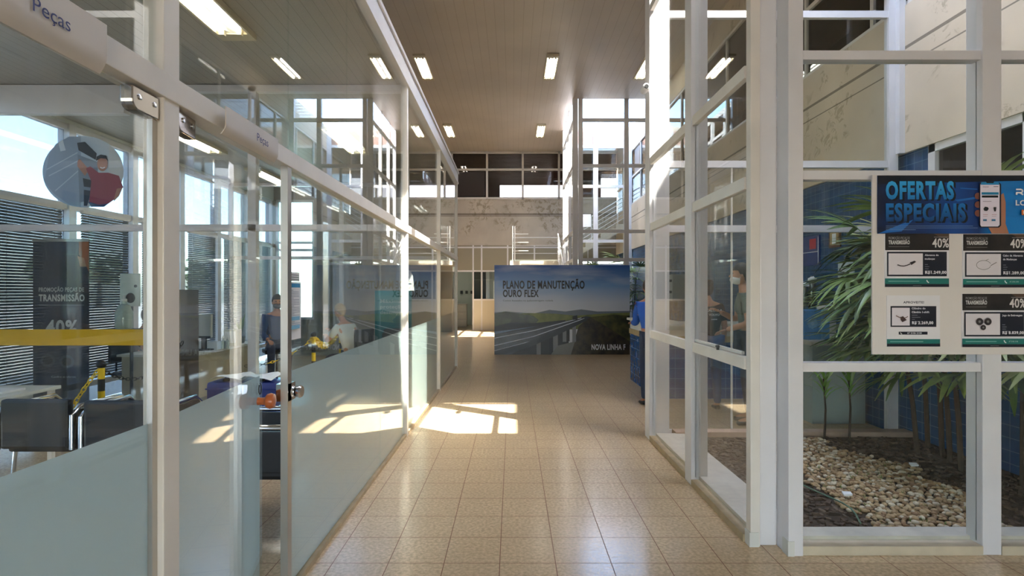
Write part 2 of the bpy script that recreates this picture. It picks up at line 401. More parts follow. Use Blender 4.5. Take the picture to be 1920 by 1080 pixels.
# front glazing of the well (towards the camera)
wf = structure('wall_front', (3, YA, 0))
def postf(x0, x1, y0=3.24, y1=3.33, m=WHITE): return bx(x0, x1, y0, y1, 0, ZC).build('post', m, wf, bevel=.004)
postf(2.85, 2.965, 3.24, 3.36); postf(4.18, 4.3)
for a, b_ in ((1.755, 2.85), (2.965, 4.18)):
    for z in (1.135, 2.305, 3.035, 4.65, 6.0): bx(a, b_, 3.25, 3.32, z-.026, z+.03).build('rail', WHITE, wf, bevel=.003)
    bx(a, b_, 3.235, 3.33, 0, .055).build('base_rail', mat('base_beige', (200, 186, 160), .5, noise_amt=.12, noise_scale=8), wf)
    zs = (.05, 1.135, 2.305, 3.035, 4.65, 6.0, ZC)
    for z0, z1 in zip(zs, zs[1:]): pane(wf, a, b_, 3.281, 3.289, z0+.02, z1-.02)
# back glazing of the well
wb = structure('wall_back_well', (3, YB, 0))
bx(4.13, 4.23, 5.86, 5.94, 0, ZC).build('post', WHITE, wb); bx(4.20, 4.27, 5.80, 5.88, 3.1, ZC).build('drain_pipe', WHITE, wb)
bx(2.41, 2.426, 5.89, 5.91, 0, Z3).build('mullion', OFFW, wb)
for z in (.04, Z2, Z3, Z4): bx(1.72, 4.13, 5.875, 5.925, z-.04, z+.035).build('rail', WHITE, wb)
bx(1.70, 4.25, 5.87, 5.93, 4.86, ZC).build('header', WHITE, wb)  # opaque panel added out of view to cut off the sun patch
zs = (.05, Z2, Z3, Z4)
for z0, z1 in zip(zs, zs[1:]): pane(wb, 1.72, 4.13, 5.896, 5.904, z0+.03, z1-.03)
# side wall on the right: blue tiles, concrete, dark upper windows
sw = MB(); sw.box(XW, XW+.2, YA+.1, 5.5, 0, 1.25); sw.box(XW, XW+.2, 5.5, YE, 0, 3.1); struct('wall_side', sw, BLUET)
sc = MB(); sc.box(XW-.04, XW+.2, YA+.05, YE, 3.1, 4.7); sc.box(XW-.02, XW+.2, YA+.05, YE, 6.7, ZT); struct('wall_side_upper', sc, CONC)
w2 = structure('window_2', (XW, 4.4, 1.25))
fr = MB()
for y in (3.4, 4.44, 5.46): fr.box(XW-.02, XW+.06, y-.045, y+.045, 1.25, 3.1)
for z in (1.29, 2.2, 3.06): fr.box(XW-.02, XW+.06, 3.35, 5.5, z-.04, z+.04)
fr.build('window_frame', WHITE, w2); bx(XW+.02, XW+.03, 3.4, 5.46, 1.3, 3.05).build('glass_pane', DGLASS, w2)
w3 = structure('window_3', (XW, 10, 4.7))
fr = MB(); y = 3.5
while y < YE: fr.box(XW, XW+.08, y-.03, y+.03, 4.7, 6.7); y += 1.45
for z in (4.73, 5.7, 6.67): fr.box(XW-.01, XW+.08, YA+.1, YE, z-.03, z+.03)
fr.build('window_frame', OFFW, w3); bx(XW+.03, XW+.04, YA+.1, YE, 4.75, 6.65).build('glass_pane', DGLASS, w3)
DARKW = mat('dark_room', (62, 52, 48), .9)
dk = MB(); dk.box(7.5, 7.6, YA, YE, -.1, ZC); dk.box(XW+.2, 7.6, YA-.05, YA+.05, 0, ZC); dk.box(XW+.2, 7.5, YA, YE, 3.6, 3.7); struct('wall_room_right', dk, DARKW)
# entrance side behind the camera: side wall and a front walled up to cut the light
eb = MB(); eb.box(7.4, 7.6, -6, YA, 0, ZC); struct('wall_entrance_side', eb, PLAST)
en = structure('wall_entrance', (0, -5.9, 0))
for i in range(10): x = -6+1.5*i; bx(x-.05, x+.05, -6, -5.85, 0, 2.7).build('post', WHITE, en)
bx(-6.1, 7.5, -6, -5.85, 2.7, ZC).build('upper_wall', PLAST, en)
bx(-6.1, -1.2, -6, -5.85, 0, 2.7).build('side_panel', PLAST, en); bx(3, 7.5, -6, -5.85, 0, 2.7).build('side_panel', PLAST, en)
bx(-6, 7.5, -10, -6, 2.9, 3.1).build('added_shade_canopy', PLAST, en)  # unseen, added to dim the daylight coming from behind the camera
# ---- garden bed
SOIL = mat('soil', (62, 50, 40), .95, noise_amt=.4, noise_scale=14, bump=.6)
struct('floor_garden', bx(1.85, XW, 3.46, 5.72, 0, .035), SOIL)
MARB = mat('pale_marble', (206, 198, 184), .5, noise_amt=.15, noise_scale=7)
ku = MB(); ku.box(XR+.05, 1.85, 3.465, 5.74, 0, .075); ku.box(1.75, XW, 3.33, 3.46, 0, .075); struct('trim_1', ku, MARB)
struct('trim_2', bx(1.75, XW, 5.72, 5.87, 0, .09), mat('pink_kerb', (186, 156, 134), .7, noise_amt=.15, noise_scale=8))
# ---- second well, further down the hall
w4 = structure('wall_far_well', (1.85, YC, 0))
for x0, x1 in ((1.80, 1.95), (1.97, 2.10), (3.33, 3.47), (4.15, 4.3)): bx(x0, x1, YC-.06, YC+.06, 0, ZC).build('post', WHITE, w4)
for z in (2.54, 3.39, 5.35, 6.72): bx(2.1, 4.15, YC-.04, YC+.04, z-.05, z+.05).build('rail', WHITE, w4)
for y in (17.1, 18.2, 19.15): bx(1.80, 1.90, y-.05, y+.05, 0, ZC).build('post', WHITE, w4)
for z in (2.54, 3.39, 5.35, 6.72): bx(1.81, 1.87, YC, YD, z-.05, z+.05).build('rail', WHITE, w4)
for x in (2.98, 4.2): bx(x-.08, x+.08, YD-.06, YD+.06, 0, ZC).build('post', WHITE, w4)
for z in (.05, 2.54, 3.4, 5.36, 6.79): bx(1.9, 4.3, YD-.04, YD+.04, z-.05, z+.05).build('rail', WHITE, w4)
bx(1.9, 4.3, YD-.02, YD+.1, 6.84, ZC).build('header', mat('pinkish_boards', (168, 132, 118), .7), w4)
pane(w4, 2.1, 4.15, YC-.005, YC+.005, .05, 6.7); pane(w4, 1.835, 1.845, YC+.06, YD-.06, .05, 6.7); pane(w4, 1.9, 4.2, YD-.005, YD+.005, .05, 6.74)
for i in range(6):
    z = 6.80+i*.09
    MB().prism([(2.1, YC-.03, z), (2.1, YC+.05, z+.07), (2.1, YC+.055, z+.065), (2.1, YC-.025, z-.005)], (2.05, 0, 0)).build('glass_louvre', GLASS, w4)
# ---- back wall: pale partition below, peeling concrete band, dark windows on top
bk = MB(); bk.box(-4.4, XW, YE, YE+.3, 3.49, 5.38); struct('wall_back', bk, CONCB)
OLIVE = mat('olive_panel', (150, 142, 122), .6); BEIGE = mat('beige_panel', (205, 196, 178), .6)
wd = structure('wall_back_partition', (0, YE, 0))
for x in (-4.35, -3.3, -2.30, -1.62, -1.27, -.2, .9, 1.95, 3.1): bx(x-.03, x+.03, YE-.04, YE+.04, 0, 3.49).build('post', WHITE, wd)
for z in (2.43, 3.4): bx(-4.4, XW, YE-.035, YE+.035, z-.03, z+.03).build('rail', WHITE, wd)
for a, b in ((-4.4, -2.30), (-1.62, XW)):
    bx(a, b, YE-.02, YE+.02, 0, 1.25).build('lower_panel', BEIGE, wd); bx(a, b, YE-.035, YE+.035, 1.22, 1.28).build('rail', WHITE, wd)
    bx(a, b, YE-.004, YE+.004, 1.28, 2.4).build('glass_pane', DGLASS, wd)
bx(-4.4, -.1, YE-.02, YE+.02, 2.46, 3.49).build('upper_panel', OLIVE, wd)
bx(-.1, XW, YE-.02, YE+.02, 2.9, 3.49).build('upper_panel', OLIVE, wd)
rm = MB(); TEAL = mat('pale_teal_wall', (196, 206, 200), .7)
rm.box(-4.4, 3, 25.4, 25.5, 0, 3.2); rm.box(-4.5, -4.4, YE, 25.5, 0, 3.2); rm.box(-1.2, -1.1, YE+.05, 25.4, 0, 3.2); struct('wall_back_room', rm, TEAL)
struct('ceiling_back_room', bx(-4.5, XW, YE+.05, 25.5, 3.2, 3.3), PLAST)
w5 = structure('window_4', (0, YE, 5.38))
for x in (-3.97, -2.5, -1.05, .42, 1.91, 3.4): bx(x-.04, x+.04, YE-.05, YE+.05, 5.38, ZC).build('mullion', OFFW, w5)
for z in (5.42, 6.6, 7.3): bx(-4.4, XW, YE-.05, YE+.05, z-.04, z+.04).build('rail', OFFW, w5)
bx(-4.4, XW, YE+.01, YE+.02, 5.4, ZC).build('glass_pane', glass_mat('bronze_glass', (.55, .46, .42), 1, .06), w5)
bx(-2.38, -1.15, YE-.04, YE, 5.5, 6.5).build('sliding_sash', mat('dark_bronze', (48, 36, 32), .4), w5)
mz = MB()
BROWNB = slat_mat('brown_blinds', 2, .12, .02, (74, 56, 50), (40, 30, 28), .7)
mz.box(-4.5, -3.2, 26, 26.1, 5.3, ZC); mz.box(-2.7, -.62, 26, 26.1, 5.3, ZC); mz.box(-4.5, XW, 26, 26.1, 6.77, ZC); mz.box(-4.5, XW, 26, 26.1, 5.3, 6.06); mz.box(2.7, XW, 26, 26.1, 5.3, ZC)
mz.box(-4.5, -4.4, YE, 26.1, 5.3, ZC); mz.box(-4.5, XW, YE+.31, 26.1, 5.28, 5.36)
mz.box(-4.4, XW, YE+.35, 26, 7.26, 7.34)  # dark ceiling and floor panels added to keep the mezzanine dim
struct('wall_mezzanine', mz, BROWNB)
bb = MB(); z = 6.3
while z < 7.25: bb.box(-4.38, XW, YE+.16, YE+.2, z, z+.035); z += .05
bb.build('dark_blind', mat('dark_blind_slat', (52, 40, 36), .6), w5)
# ------------------------------------------------------------------ ceiling lamps
HOUS = mat('lamp_housing', (206, 196, 168), .5); REFL = mat('lamp_reflector', (245, 244, 240), .25, .3)
def lamp(x, y, z, label, group=None, L=1.28, W=.3):
    t = thing('ceiling_lamp', label, 'lamp', (x, y, z-.06), group)
    h = MB(); h.box(x-W/2, x+W/2, y-L/2-.12, y-L/2, z-.05, z); h.box(x-W/2, x+W/2, y+L/2, y+L/2+.12, z-.05, z)
    h.box(x-W/2, x-W/2+.02, y-L/2, y+L/2, z-.05, z); h.box(x+W/2-.02, x+W/2, y-L/2, y+L/2, z-.05, z)
    h.build('housing', HOUS, t)
    r = MB(); r.prism([(x-W/2+.02, y-L/2, z-.012), (x, y-L/2, z-.04), (x+W/2-.02, y-L/2, z-.012), (x+W/2-.02, y-L/2, z-.002), (x-W/2+.02, y-L/2, z-.002)], (0, L, 0)); r.build('reflector', REFL, t)
    for s in (-.075, .075):
        MB().tube([(x+s, y-L/2+.02, z-.045), (x+s, y+L/2-.02, z-.045)], .017, 10).build('fluorescent_tube', TUBEW, t)
        for q in (-1, 1): bx(x+s-.018, x+s+.018, y+q*(L/2-.02)-.02, y+q*(L/2-.02)+.02, z-.07, z-.01).build('lamp_holder', HOUS, t)
    return t
L0 = lamp(-2.27, 13.7, ZC, 'recessed twin-tube ceiling lamp on the hall ceiling above the glass office wall, nearer one')
for x, y, lb in ((.98, 13.7, 'recessed twin-tube ceiling lamp in mid hall ceiling, right one of the nearer row'),
                 (-2.25, 19.1, 'small-looking twin-tube ceiling lamp far back on the left of the hall ceiling'),
                 (1.0, 19.1, 'small-looking twin-tube ceiling lamp far back, near the second glass well'),
                 (-2.27, 8.3, 'twin-tube hall ceiling lamp above the office roof, out of view overhead'),
                 (.98, 8.3, 'twin-tube hall ceiling lamp overhead in front of the garden well'),
                 (.98, 2.9, 'twin-tube hall ceiling lamp straight above the corridor entrance'),
                 (3.4, 13.7, 'twin-tube hall ceiling lamp seen through the garden well glass')):
    dup(L0, (x, y, ZC-.06), None, lb)
O0 = lamp(-2.43, 4.0, 3.88, 'big bright office ceiling lamp with worn grille at the top left')
for x, y, lb in ((-4.8, 7.97, 'office ceiling lamp just right of the thick door post, beyond the cross partition'),
                 (-4.8, 10.6, 'office ceiling lamp above the seated man in blue'),
                 (-2.5, 8.0, 'office ceiling lamp above the second door sign, beyond the cross partition')):
    dup(O0, (x, y, 3.82), None, lb)
bl = lamp(-2.9, 23.6, 3.2, 'ceiling lamp inside the pale back room beyond the doorway')  # unseen lamp added to brighten the back room
# ------------------------------------------------------------------ window blinds on the facade
BLM = mat('blind_slat', (112, 120, 130), .45)
prev = None
for i, (a, b) in enumerate(zip(YF, YF[1:])):
    if a < 2: continue
    y0, y1 = a+.07, b-.24
    if prev is None or True:
        q = MB(); z = .42
        while z < 2.66:
            q.add([(XF+.12, y0, z), (XF+.12, y1, z), (XF+.138, y1, z+.031), (XF+.138, y0, z+.031)], [(0, 1, 2, 3)]); z += .036
        for y in (y0+.12, y1-.12): q.box(XF+.136, XF+.139, y-.002, y+.002, .4, 2.7)
        o = q.build('window_blind', BLM)
        bx(XF+.115, XF+.165, y0, y1, 2.66, 2.70).build('head_rail', WHITE, o); bx(XF+.118, XF+.158, y0, y1, .385, .41).build('bottom_rail', WHITE, o)
        tag(o, ['pale horizontal window blind in the facade bay at far left', 'pale horizontal blind, second bay in from the left edge', 'pale blind behind the transmission promotion banner',
                'pale blind left of the sanitiser stand', 'pale blind behind the thick door post', 'pale blind just right of the dark brown cabinet', 'pale blind above the monitor on the desk',
                'pale blind above the desk plant', 'pale blind nearest the office end', 'last pale blind beside the end window'][min(i-6, 9) if i >= 6 else 0], 'blind', 'blinds on the office facade')
# ------------------------------------------------------------------ "Peças" signs on the transom
SIGN = mat('grey_sign_metal', (200, 192, 184), .42, .0); NAVY = mat('navy_ink', (28, 40, 104), .5)
def plate_sign(y0, y1, z0, z1, tx, label):
    t = thing('door_sign', label, 'sign', (XL+.05, (y0+y1)/2, z0))
    q = MB(); n = 8
    prof = [(XL+.05-.03*max(0, .3-i/n)**1.5*4, z0+(z1-z0)*i/n) for i in range(n+1)]
    q.prism([(x, y0, z) for x, z in prof]+[(x-.004, y0, z) for x, z in prof[::-1]], (0, y1-y0, 0))
    q.build('plate', SIGN, t, smooth=True)
    MB().text('Peças', (XL+.0535, tx, z0+(z1-z0)*.40), (0, 1, 0), (0, 0, 1), .034, 0, 1., 'CENTER').build('lettering', NAVY, t)
plate_sign(.98, 1.476, 2.20, 2.335, 1.297, 'grey metal sign reading Peças at the top left over the nearer door')
plate_sign(2.09, 2.555, 2.215, 2.325, 2.39, 'smaller-looking grey metal sign reading Peças over the second door')
# ------------------------------------------------------------------ printed panels: outlines and lettering in one flat print
class Print(MB):
    """flat print on a vertical panel facing the camera; u,v in metres from the lower left corner, later layers in front"""
    def __init__(s, o, U=(1, 0, 0), N=(0, -1, 0)):
        super().__init__(); s.o = Vector(o); s.U = Vector(U); s.N = Vector(N); s.k = 1; s.ms = []
    def mi(s, m):
        if m not in s.ms: s.ms.append(m)
        return s.ms.index(m)
    def at(s, u, v): return s.o+s.U*u+Vector((0, 0, v))+s.N*(.0004*s.k)
    def pg(s, pts, m): s.poly([s.at(*p) for p in pts], s.mi(m)); s.k += 1; return s
    def rect(s, u0, u1, v0, v1, m): return s.pg([(u0, v0), (u1, v0), (u1, v1), (u0, v1)], m)
    def disc(s, u, v, a, b, m, n=24): return s.pg([(u+a*math.cos(2*math.pi*i/n), v+b*math.sin(2*math.pi*i/n)) for i in range(n)], m)
    def line(s, pts, w, m):
        for (a, b), (c, d) in zip(pts, pts[1:]):
            L = math.hypot(c-a, d-b) or 1; x, y = -(d-b)/L*w/2, (c-a)/L*w/2
            s.poly([s.at(a+x, b+y), s.at(a-x, b-y), s.at(c-x, d-y), s.at(c+x, d+y)], s.mi(m))
        s.k += 1; return s
    def t(s, txt, u, v, h, m, xs=1., bold=0., align='LEFT'):
        s.text(txt, s.at(u, v), s.U, (0, 0, 1), h, s.mi(m), xs, align, bold); s.k += 1; return s
    def done(s, name, par): return s.build(name, s.ms, par)
def grad_print(name, stops, axis, lo, hi, clouds=0, ccol=(255, 255, 255), rough=.35, cscale=(.5, 1, 2.5)):
    """ink that runs through several colours across the sheet (printed picture)"""
    if name in MT: return MT[name]
    m, t, b = newmat(name); pos, xyz = objxyz(t)
    r = nd(t, 'ShaderNodeValToRGB'); e = r.color_ramp.elements
    while len(e) < len(stops): e.new(.5)
    for el, (p, c) in zip(e, stops): el.position = p; el.color = lin(c)
    t.links.new(ramp(t, xyz[axis], lo, hi), r.inputs[0]); c = r.outputs[0]
    if clouds:
        mp = nd(t, 'ShaderNodeMapping'); mp.inputs['Scale'].default_value = cscale; mp.inputs['Rotation'].default_value = (0, .35, 0); t.links.new(pos, mp.inputs[0])
        c = mixc(t, mth(t, 'MULTIPLY', ramp(t, tnoise(t, mp.outputs[0], 1.6, 8), .48, .75), clouds), c, lin(ccol))
    t.links.new(c, b.inputs['Base Color']); b.inputs['Roughness'].default_value = rough; return m
def ink(c): return mat('ink_%d_%d_%d' % c, c, .45)
K = ink((14, 16, 24)); WH = ink((236, 236, 238))
# ---- the big hoarding across the hall
BY = 13.5; b0 = P(927, 666, BY); b1 = P(1181, 497, BY); BW, BH = b1.x-b0.x, b1.z
t = thing('advertising_banner', 'big blue billboard panel standing across the hall, lettered PLANO DE MANUTENÇÃO OURO FLEX', 'banner', (b0.x+BW/2, BY, 0))
bx(b0.x, b1.x, BY, BY+.05, .06, BH).build('panel', mat('panel_edge', (40, 44, 54), .6), t)
for x in (b0.x+.3, b1.x-.3): bx(x-.04, x+.04, BY-.0, BY+.45, 0, .06).build('foot', mat('dark_foot', (40, 38, 36), .6), t)
SKYP = grad_print('printed_sky', [(0, (206, 208, 218)), (.25, (190, 198, 216)), (.6, (108, 150, 204)), (1, (26, 80, 158))], 2, 1.0, BH, .5, (196, 204, 220))
p = Print((b0.x, BY, 0))
def bp(*pts): return [((x-927)*BY/F, HE+(CY-y)*BY/F) for x, y in pts]
def G(a, b, nm, sc=3):
    if nm in MT: return MT[nm]
    m, tt, bb = newmat(nm); pos, _ = objxyz(tt)
    tt.links.new(mixc(tt, ramp(tt, tnoise(tt, pos, sc, 9), .38, .62), lin(a), lin(b)), bb.inputs['Base Color']); bb.inputs['Roughness'].default_value = .4; return m
p.rect(0, BW, .06, BH, SKYP)
p.pg(bp((927, 586), (950, 584), (1000, 588), (1030, 581), (1060, 584), (1090, 580), (1120, 584), (1181, 583), (1181, 600), (927, 600)), ink((112, 122, 136)))
p.pg(bp((927, 590), (945, 584), (960, 590), (990, 587), (1040, 588), (1080, 592), (1130, 588), (1181, 586), (1181, 612), (927, 625)), G((70, 82, 46), (122, 128, 74), 'print_fields'))
p.pg(bp((927, 588), (948, 584), (970, 588), (1000, 592), (1010, 600), (1000, 612), (927, 620)), G((26, 34, 26), (52, 60, 40), 'print_bushes', 5))
p.pg(bp((927, 612), (960, 604), (1000, 606), (1060, 600), (1070, 666), (927, 666)), ink((20, 26, 40)))
p.pg(bp((927, 622), (950, 619), (990, 614), (1010, 611), (960, 620), (927, 627)), ink((120, 140, 168)))
p.pg(bp((1095, 596), (1110, 594), (1150, 590), (1181, 592), (1181, 666), (1060, 666), (1090, 625)), G((34, 38, 22), (84, 84, 44), 'print_hill', 4))
p.pg(bp((1085, 612), (1105, 594), (1125, 605), (1181, 640), (1181, 666), (1068, 666)), G((20, 18, 18), (66, 56, 42), 'print_rock', 6))
p.pg(bp((927, 627), (1000, 616), (1098, 593), (1108, 594), (1090, 604), (1040, 628), (985, 650), (960, 664), (927, 666)), G((30, 36, 50), (52, 58, 74), 'print_road', 4))
for a in ([(927, 634), (1000, 620), (1090, 596)], [(927, 648), (1000, 631), (1096, 597)], [(927, 658), (1010, 636), (1100, 598)]): p.line(bp(*a), .018, ink((206, 212, 222)))
for x0, x1, yt, yb in ((1006, 1014, 640, 666), (1037, 1046, 626, 664), (1055, 1062, 616, 641), (1073, 1080, 612, 641)): p.pg(bp((x0, yt), (x1, yt-3), (x1, yb), (x0, yb)), ink((126, 130, 136)))
for x0, x1, yt, yb in ((1014, 1030, 636, 666), (1062, 1068, 612, 640)): p.pg(bp((x0, yt), (x1, yt-3), (x1, yb), (x0, yb)), ink((34, 38, 46)))
p.pg(bp((1032, 666), (1046, 648), (1078, 640), (1070, 666)), ink((120, 122, 122)))
p.pg(bp((927, 658), (985, 643), (1040, 622), (1098, 596), (1102, 600), (1050, 626), (990, 652), (950, 663), (927, 666)), ink((44, 50, 62)))
p.pg(bp((1073, 593), (1082, 591), (1083, 599), (1074, 600)), ink((24, 28, 36)))
def tl(txt, x, y, hpx, m, wpx, bold=.03, k=None):
    k = k or p; h = hpx*BY/F; _, _, wd = glyphs(txt, bold); k.t(txt, (x-927)*BY/F, HE+(CY-y)*BY/F, h, m, (wpx*BY/F)/(wd*h), bold)
tl('PLANO DE MANUTENÇÃO', 943, 541.5, 15.2, ink((14, 18, 32)), 153, .03); tl('OURO FLEX', 943, 557, 13.6, ink((14, 18, 32)), 67, .03)
tl('Custos baseados na quilometragem rodada', 943, 565, 3.2, ink((70, 78, 96)), 94, .0)
tl('NOVA LINHA F', 1109, 656, 10.5, ink((222, 224, 228)), 63.5, .03)
p.done('printed_picture', t)
# ---- the offers board in front of the well
PY = 3.2
def pu(x): return (x-CX)*PY/F
def pv(y): return HE+(CY-y)*PY/F
XE = 2150                                            # board carries on past the frame
t = thing('offers_board', 'white offers board with posters fixed to the front glass, headed OFERTAS ESPECIAIS', 'board', ((pu(1638)+pu(XE))/2, PY+.02, pv(665)))
bx(pu(1638), pu(XE), PY+.01, PY+.022, pv(665), pv(327)).build('board', mat('board_white', (222, 214, 208), .45), t, bevel=.002)
# header print
hd = thing('header_poster', 'wide dark blue poster reading OFERTAS ESPECIAIS with a hand holding a phone', 'poster', ((pu(1646)+pu(XE))/2, PY, pv(438)))
bx(pu(1646), pu(XE-6), PY, PY+.006, pv(438), pv(329)).build('sheet', ink((10, 40, 90)), hd)
p = Print((0, PY-.0005, 0))
HB = grad_print('printed_blue', [(0, (8, 22, 52)), (.25, (10, 40, 92)), (.42, (14, 74, 150)), (.55, (10, 44, 104)), (.62, (12, 120, 196)), (1, (20, 136, 214))], 0, pu(1646), pu(1990), .5, (16, 62, 128), .4, (1.2, 1, 5))
def pq(*pts): return [(pu(x), pv(y)) for x, y in pts]
p.pg(pq((1646, 438), (XE-6, 438), (XE-6, 329), (1646, 329)), HB)
p.pg(pq((1646, 329), (XE-6, 329), (XE-6, 334), (1646, 345)), ink((8, 14, 30)))
for a in (((1646, 438), (1690, 434), (1712, 412), (1690, 420)), ((1790, 375), (1830, 369), (1830, 373), (1795, 378)), ((1800, 352), (1832, 354), (1832, 356), (1800, 354))): p.pg(pq(*a), ink((22, 104, 186)))
def pt(txt, x, y, hpx, m, wpx=None, bold=.0, k=None, align='LEFT'):
    h = hpx*PY/F; _, _, wd = glyphs(txt, bold); (k or p).t(txt, pu(x), pv(y), h, m, (wpx*PY/F)/(wd*h) if wpx else 1, bold, align)
pt('OFERTAS', 1664, 376.5, 36, K, 128, .05); pt('OFERTAS', 1660, 374, 34, grad_print('ink_cyan', [(0, (24, 120, 190)), (1, (56, 172, 232))], 2, pv(374), pv(340)), 128, .045)
pt('ESPECIAIS', 1664, 418, 36, K, 150, .05); pt('ESPECIAIS', 1660, 415.5, 34, grad_print('ink_deepcyan', [(0, (8, 62, 116)), (1, (24, 118, 190))], 2, pv(416), pv(382)), 150, .045)
for y, x1 in ((424, 1823), (427.5, 1832), (431, 1716)): p.line(pq((1660, y), (x1, y)), .0022, ink((120, 150, 190)))
SKIN = ink((176, 120, 92)); SKIN2 = ink((120, 70, 58))
p.pg(pq((1872, 368), (1880, 362), (1884, 380), (1884, 420), (1890, 438), (1858, 438), (1850, 424), (1872, 418)), SKIN)
for y in (368, 384, 400): p.disc(pu(1832), pv(y), .02, .02, SKIN2)
p.pg(pq((1834, 346), (1837, 342), (1871, 342), (1875, 346), (1875, 423), (1871, 427), (1837, 427), (1834, 423)), ink((30, 24, 40)))
p.pg(pq((1836, 346), (1872, 346), (1872, 422), (1869, 425), (1838, 425), (1836, 422)), ink((232, 222, 236)))
p.pg(pq((1836, 347), (1838, 342), (1870, 342), (1872, 347)), ink((40, 140, 196)))
p.pg(pq((1846, 341), (1862, 341), (1860, 344), (1848, 344)), K)
p.pg(pq((1838, 361), (1870, 361), (1870, 365.5), (1838, 365.5)), ink((30, 130, 176))); p.pg(pq((1838.5, 367), (1869, 367), (1869, 371), (1838.5, 371)), K)
p.line(pq((1840, 351), (1851, 351)), .003, ink((150, 120, 140))); p.line(pq((1840, 378), (1856, 378)), .003, ink((150, 140, 150))); p.line(pq((1860, 350.5), (1869, 350.5)), .003, K)
p.pg(pq((1841, 392), (1844, 388), (1849, 389), (1851, 392), (1848, 396), (1843, 396)), K); p.pg(pq((1860, 389), (1865, 389), (1864, 397), (1861, 397)), ink((50, 46, 50)))
for x in (1840, 1856): p.pg(pq((x, 411.5), (x+7, 411.5), (x+7, 415), (x, 415)), ink((60, 120, 160))); p.line(pq((x, 403), (x+9, 403)), .002, ink((190, 120, 140))); p.line(pq((x, 406), (x+8, 406)), .002, ink((190, 150, 160)))
p.line(pq((1901, 356), (1911, 356), (1914, 359), (1911, 362), (1901, 362)), .009, WH); p.line(pq((1902, 362), (1902, 366)), .01, WH); p.line(pq((1908, 362), (1914, 366)), .009, WH)
pt('LO', 1900, 386, 10, WH, 20, .03)
p.pg(pq((1911, 394), (1960, 394), (1960, 404), (1911, 404)), ink((206, 110, 40))); pt('E', 1914, 402, 6, WH, 5, .03)
p.done('printed_picture', hd)
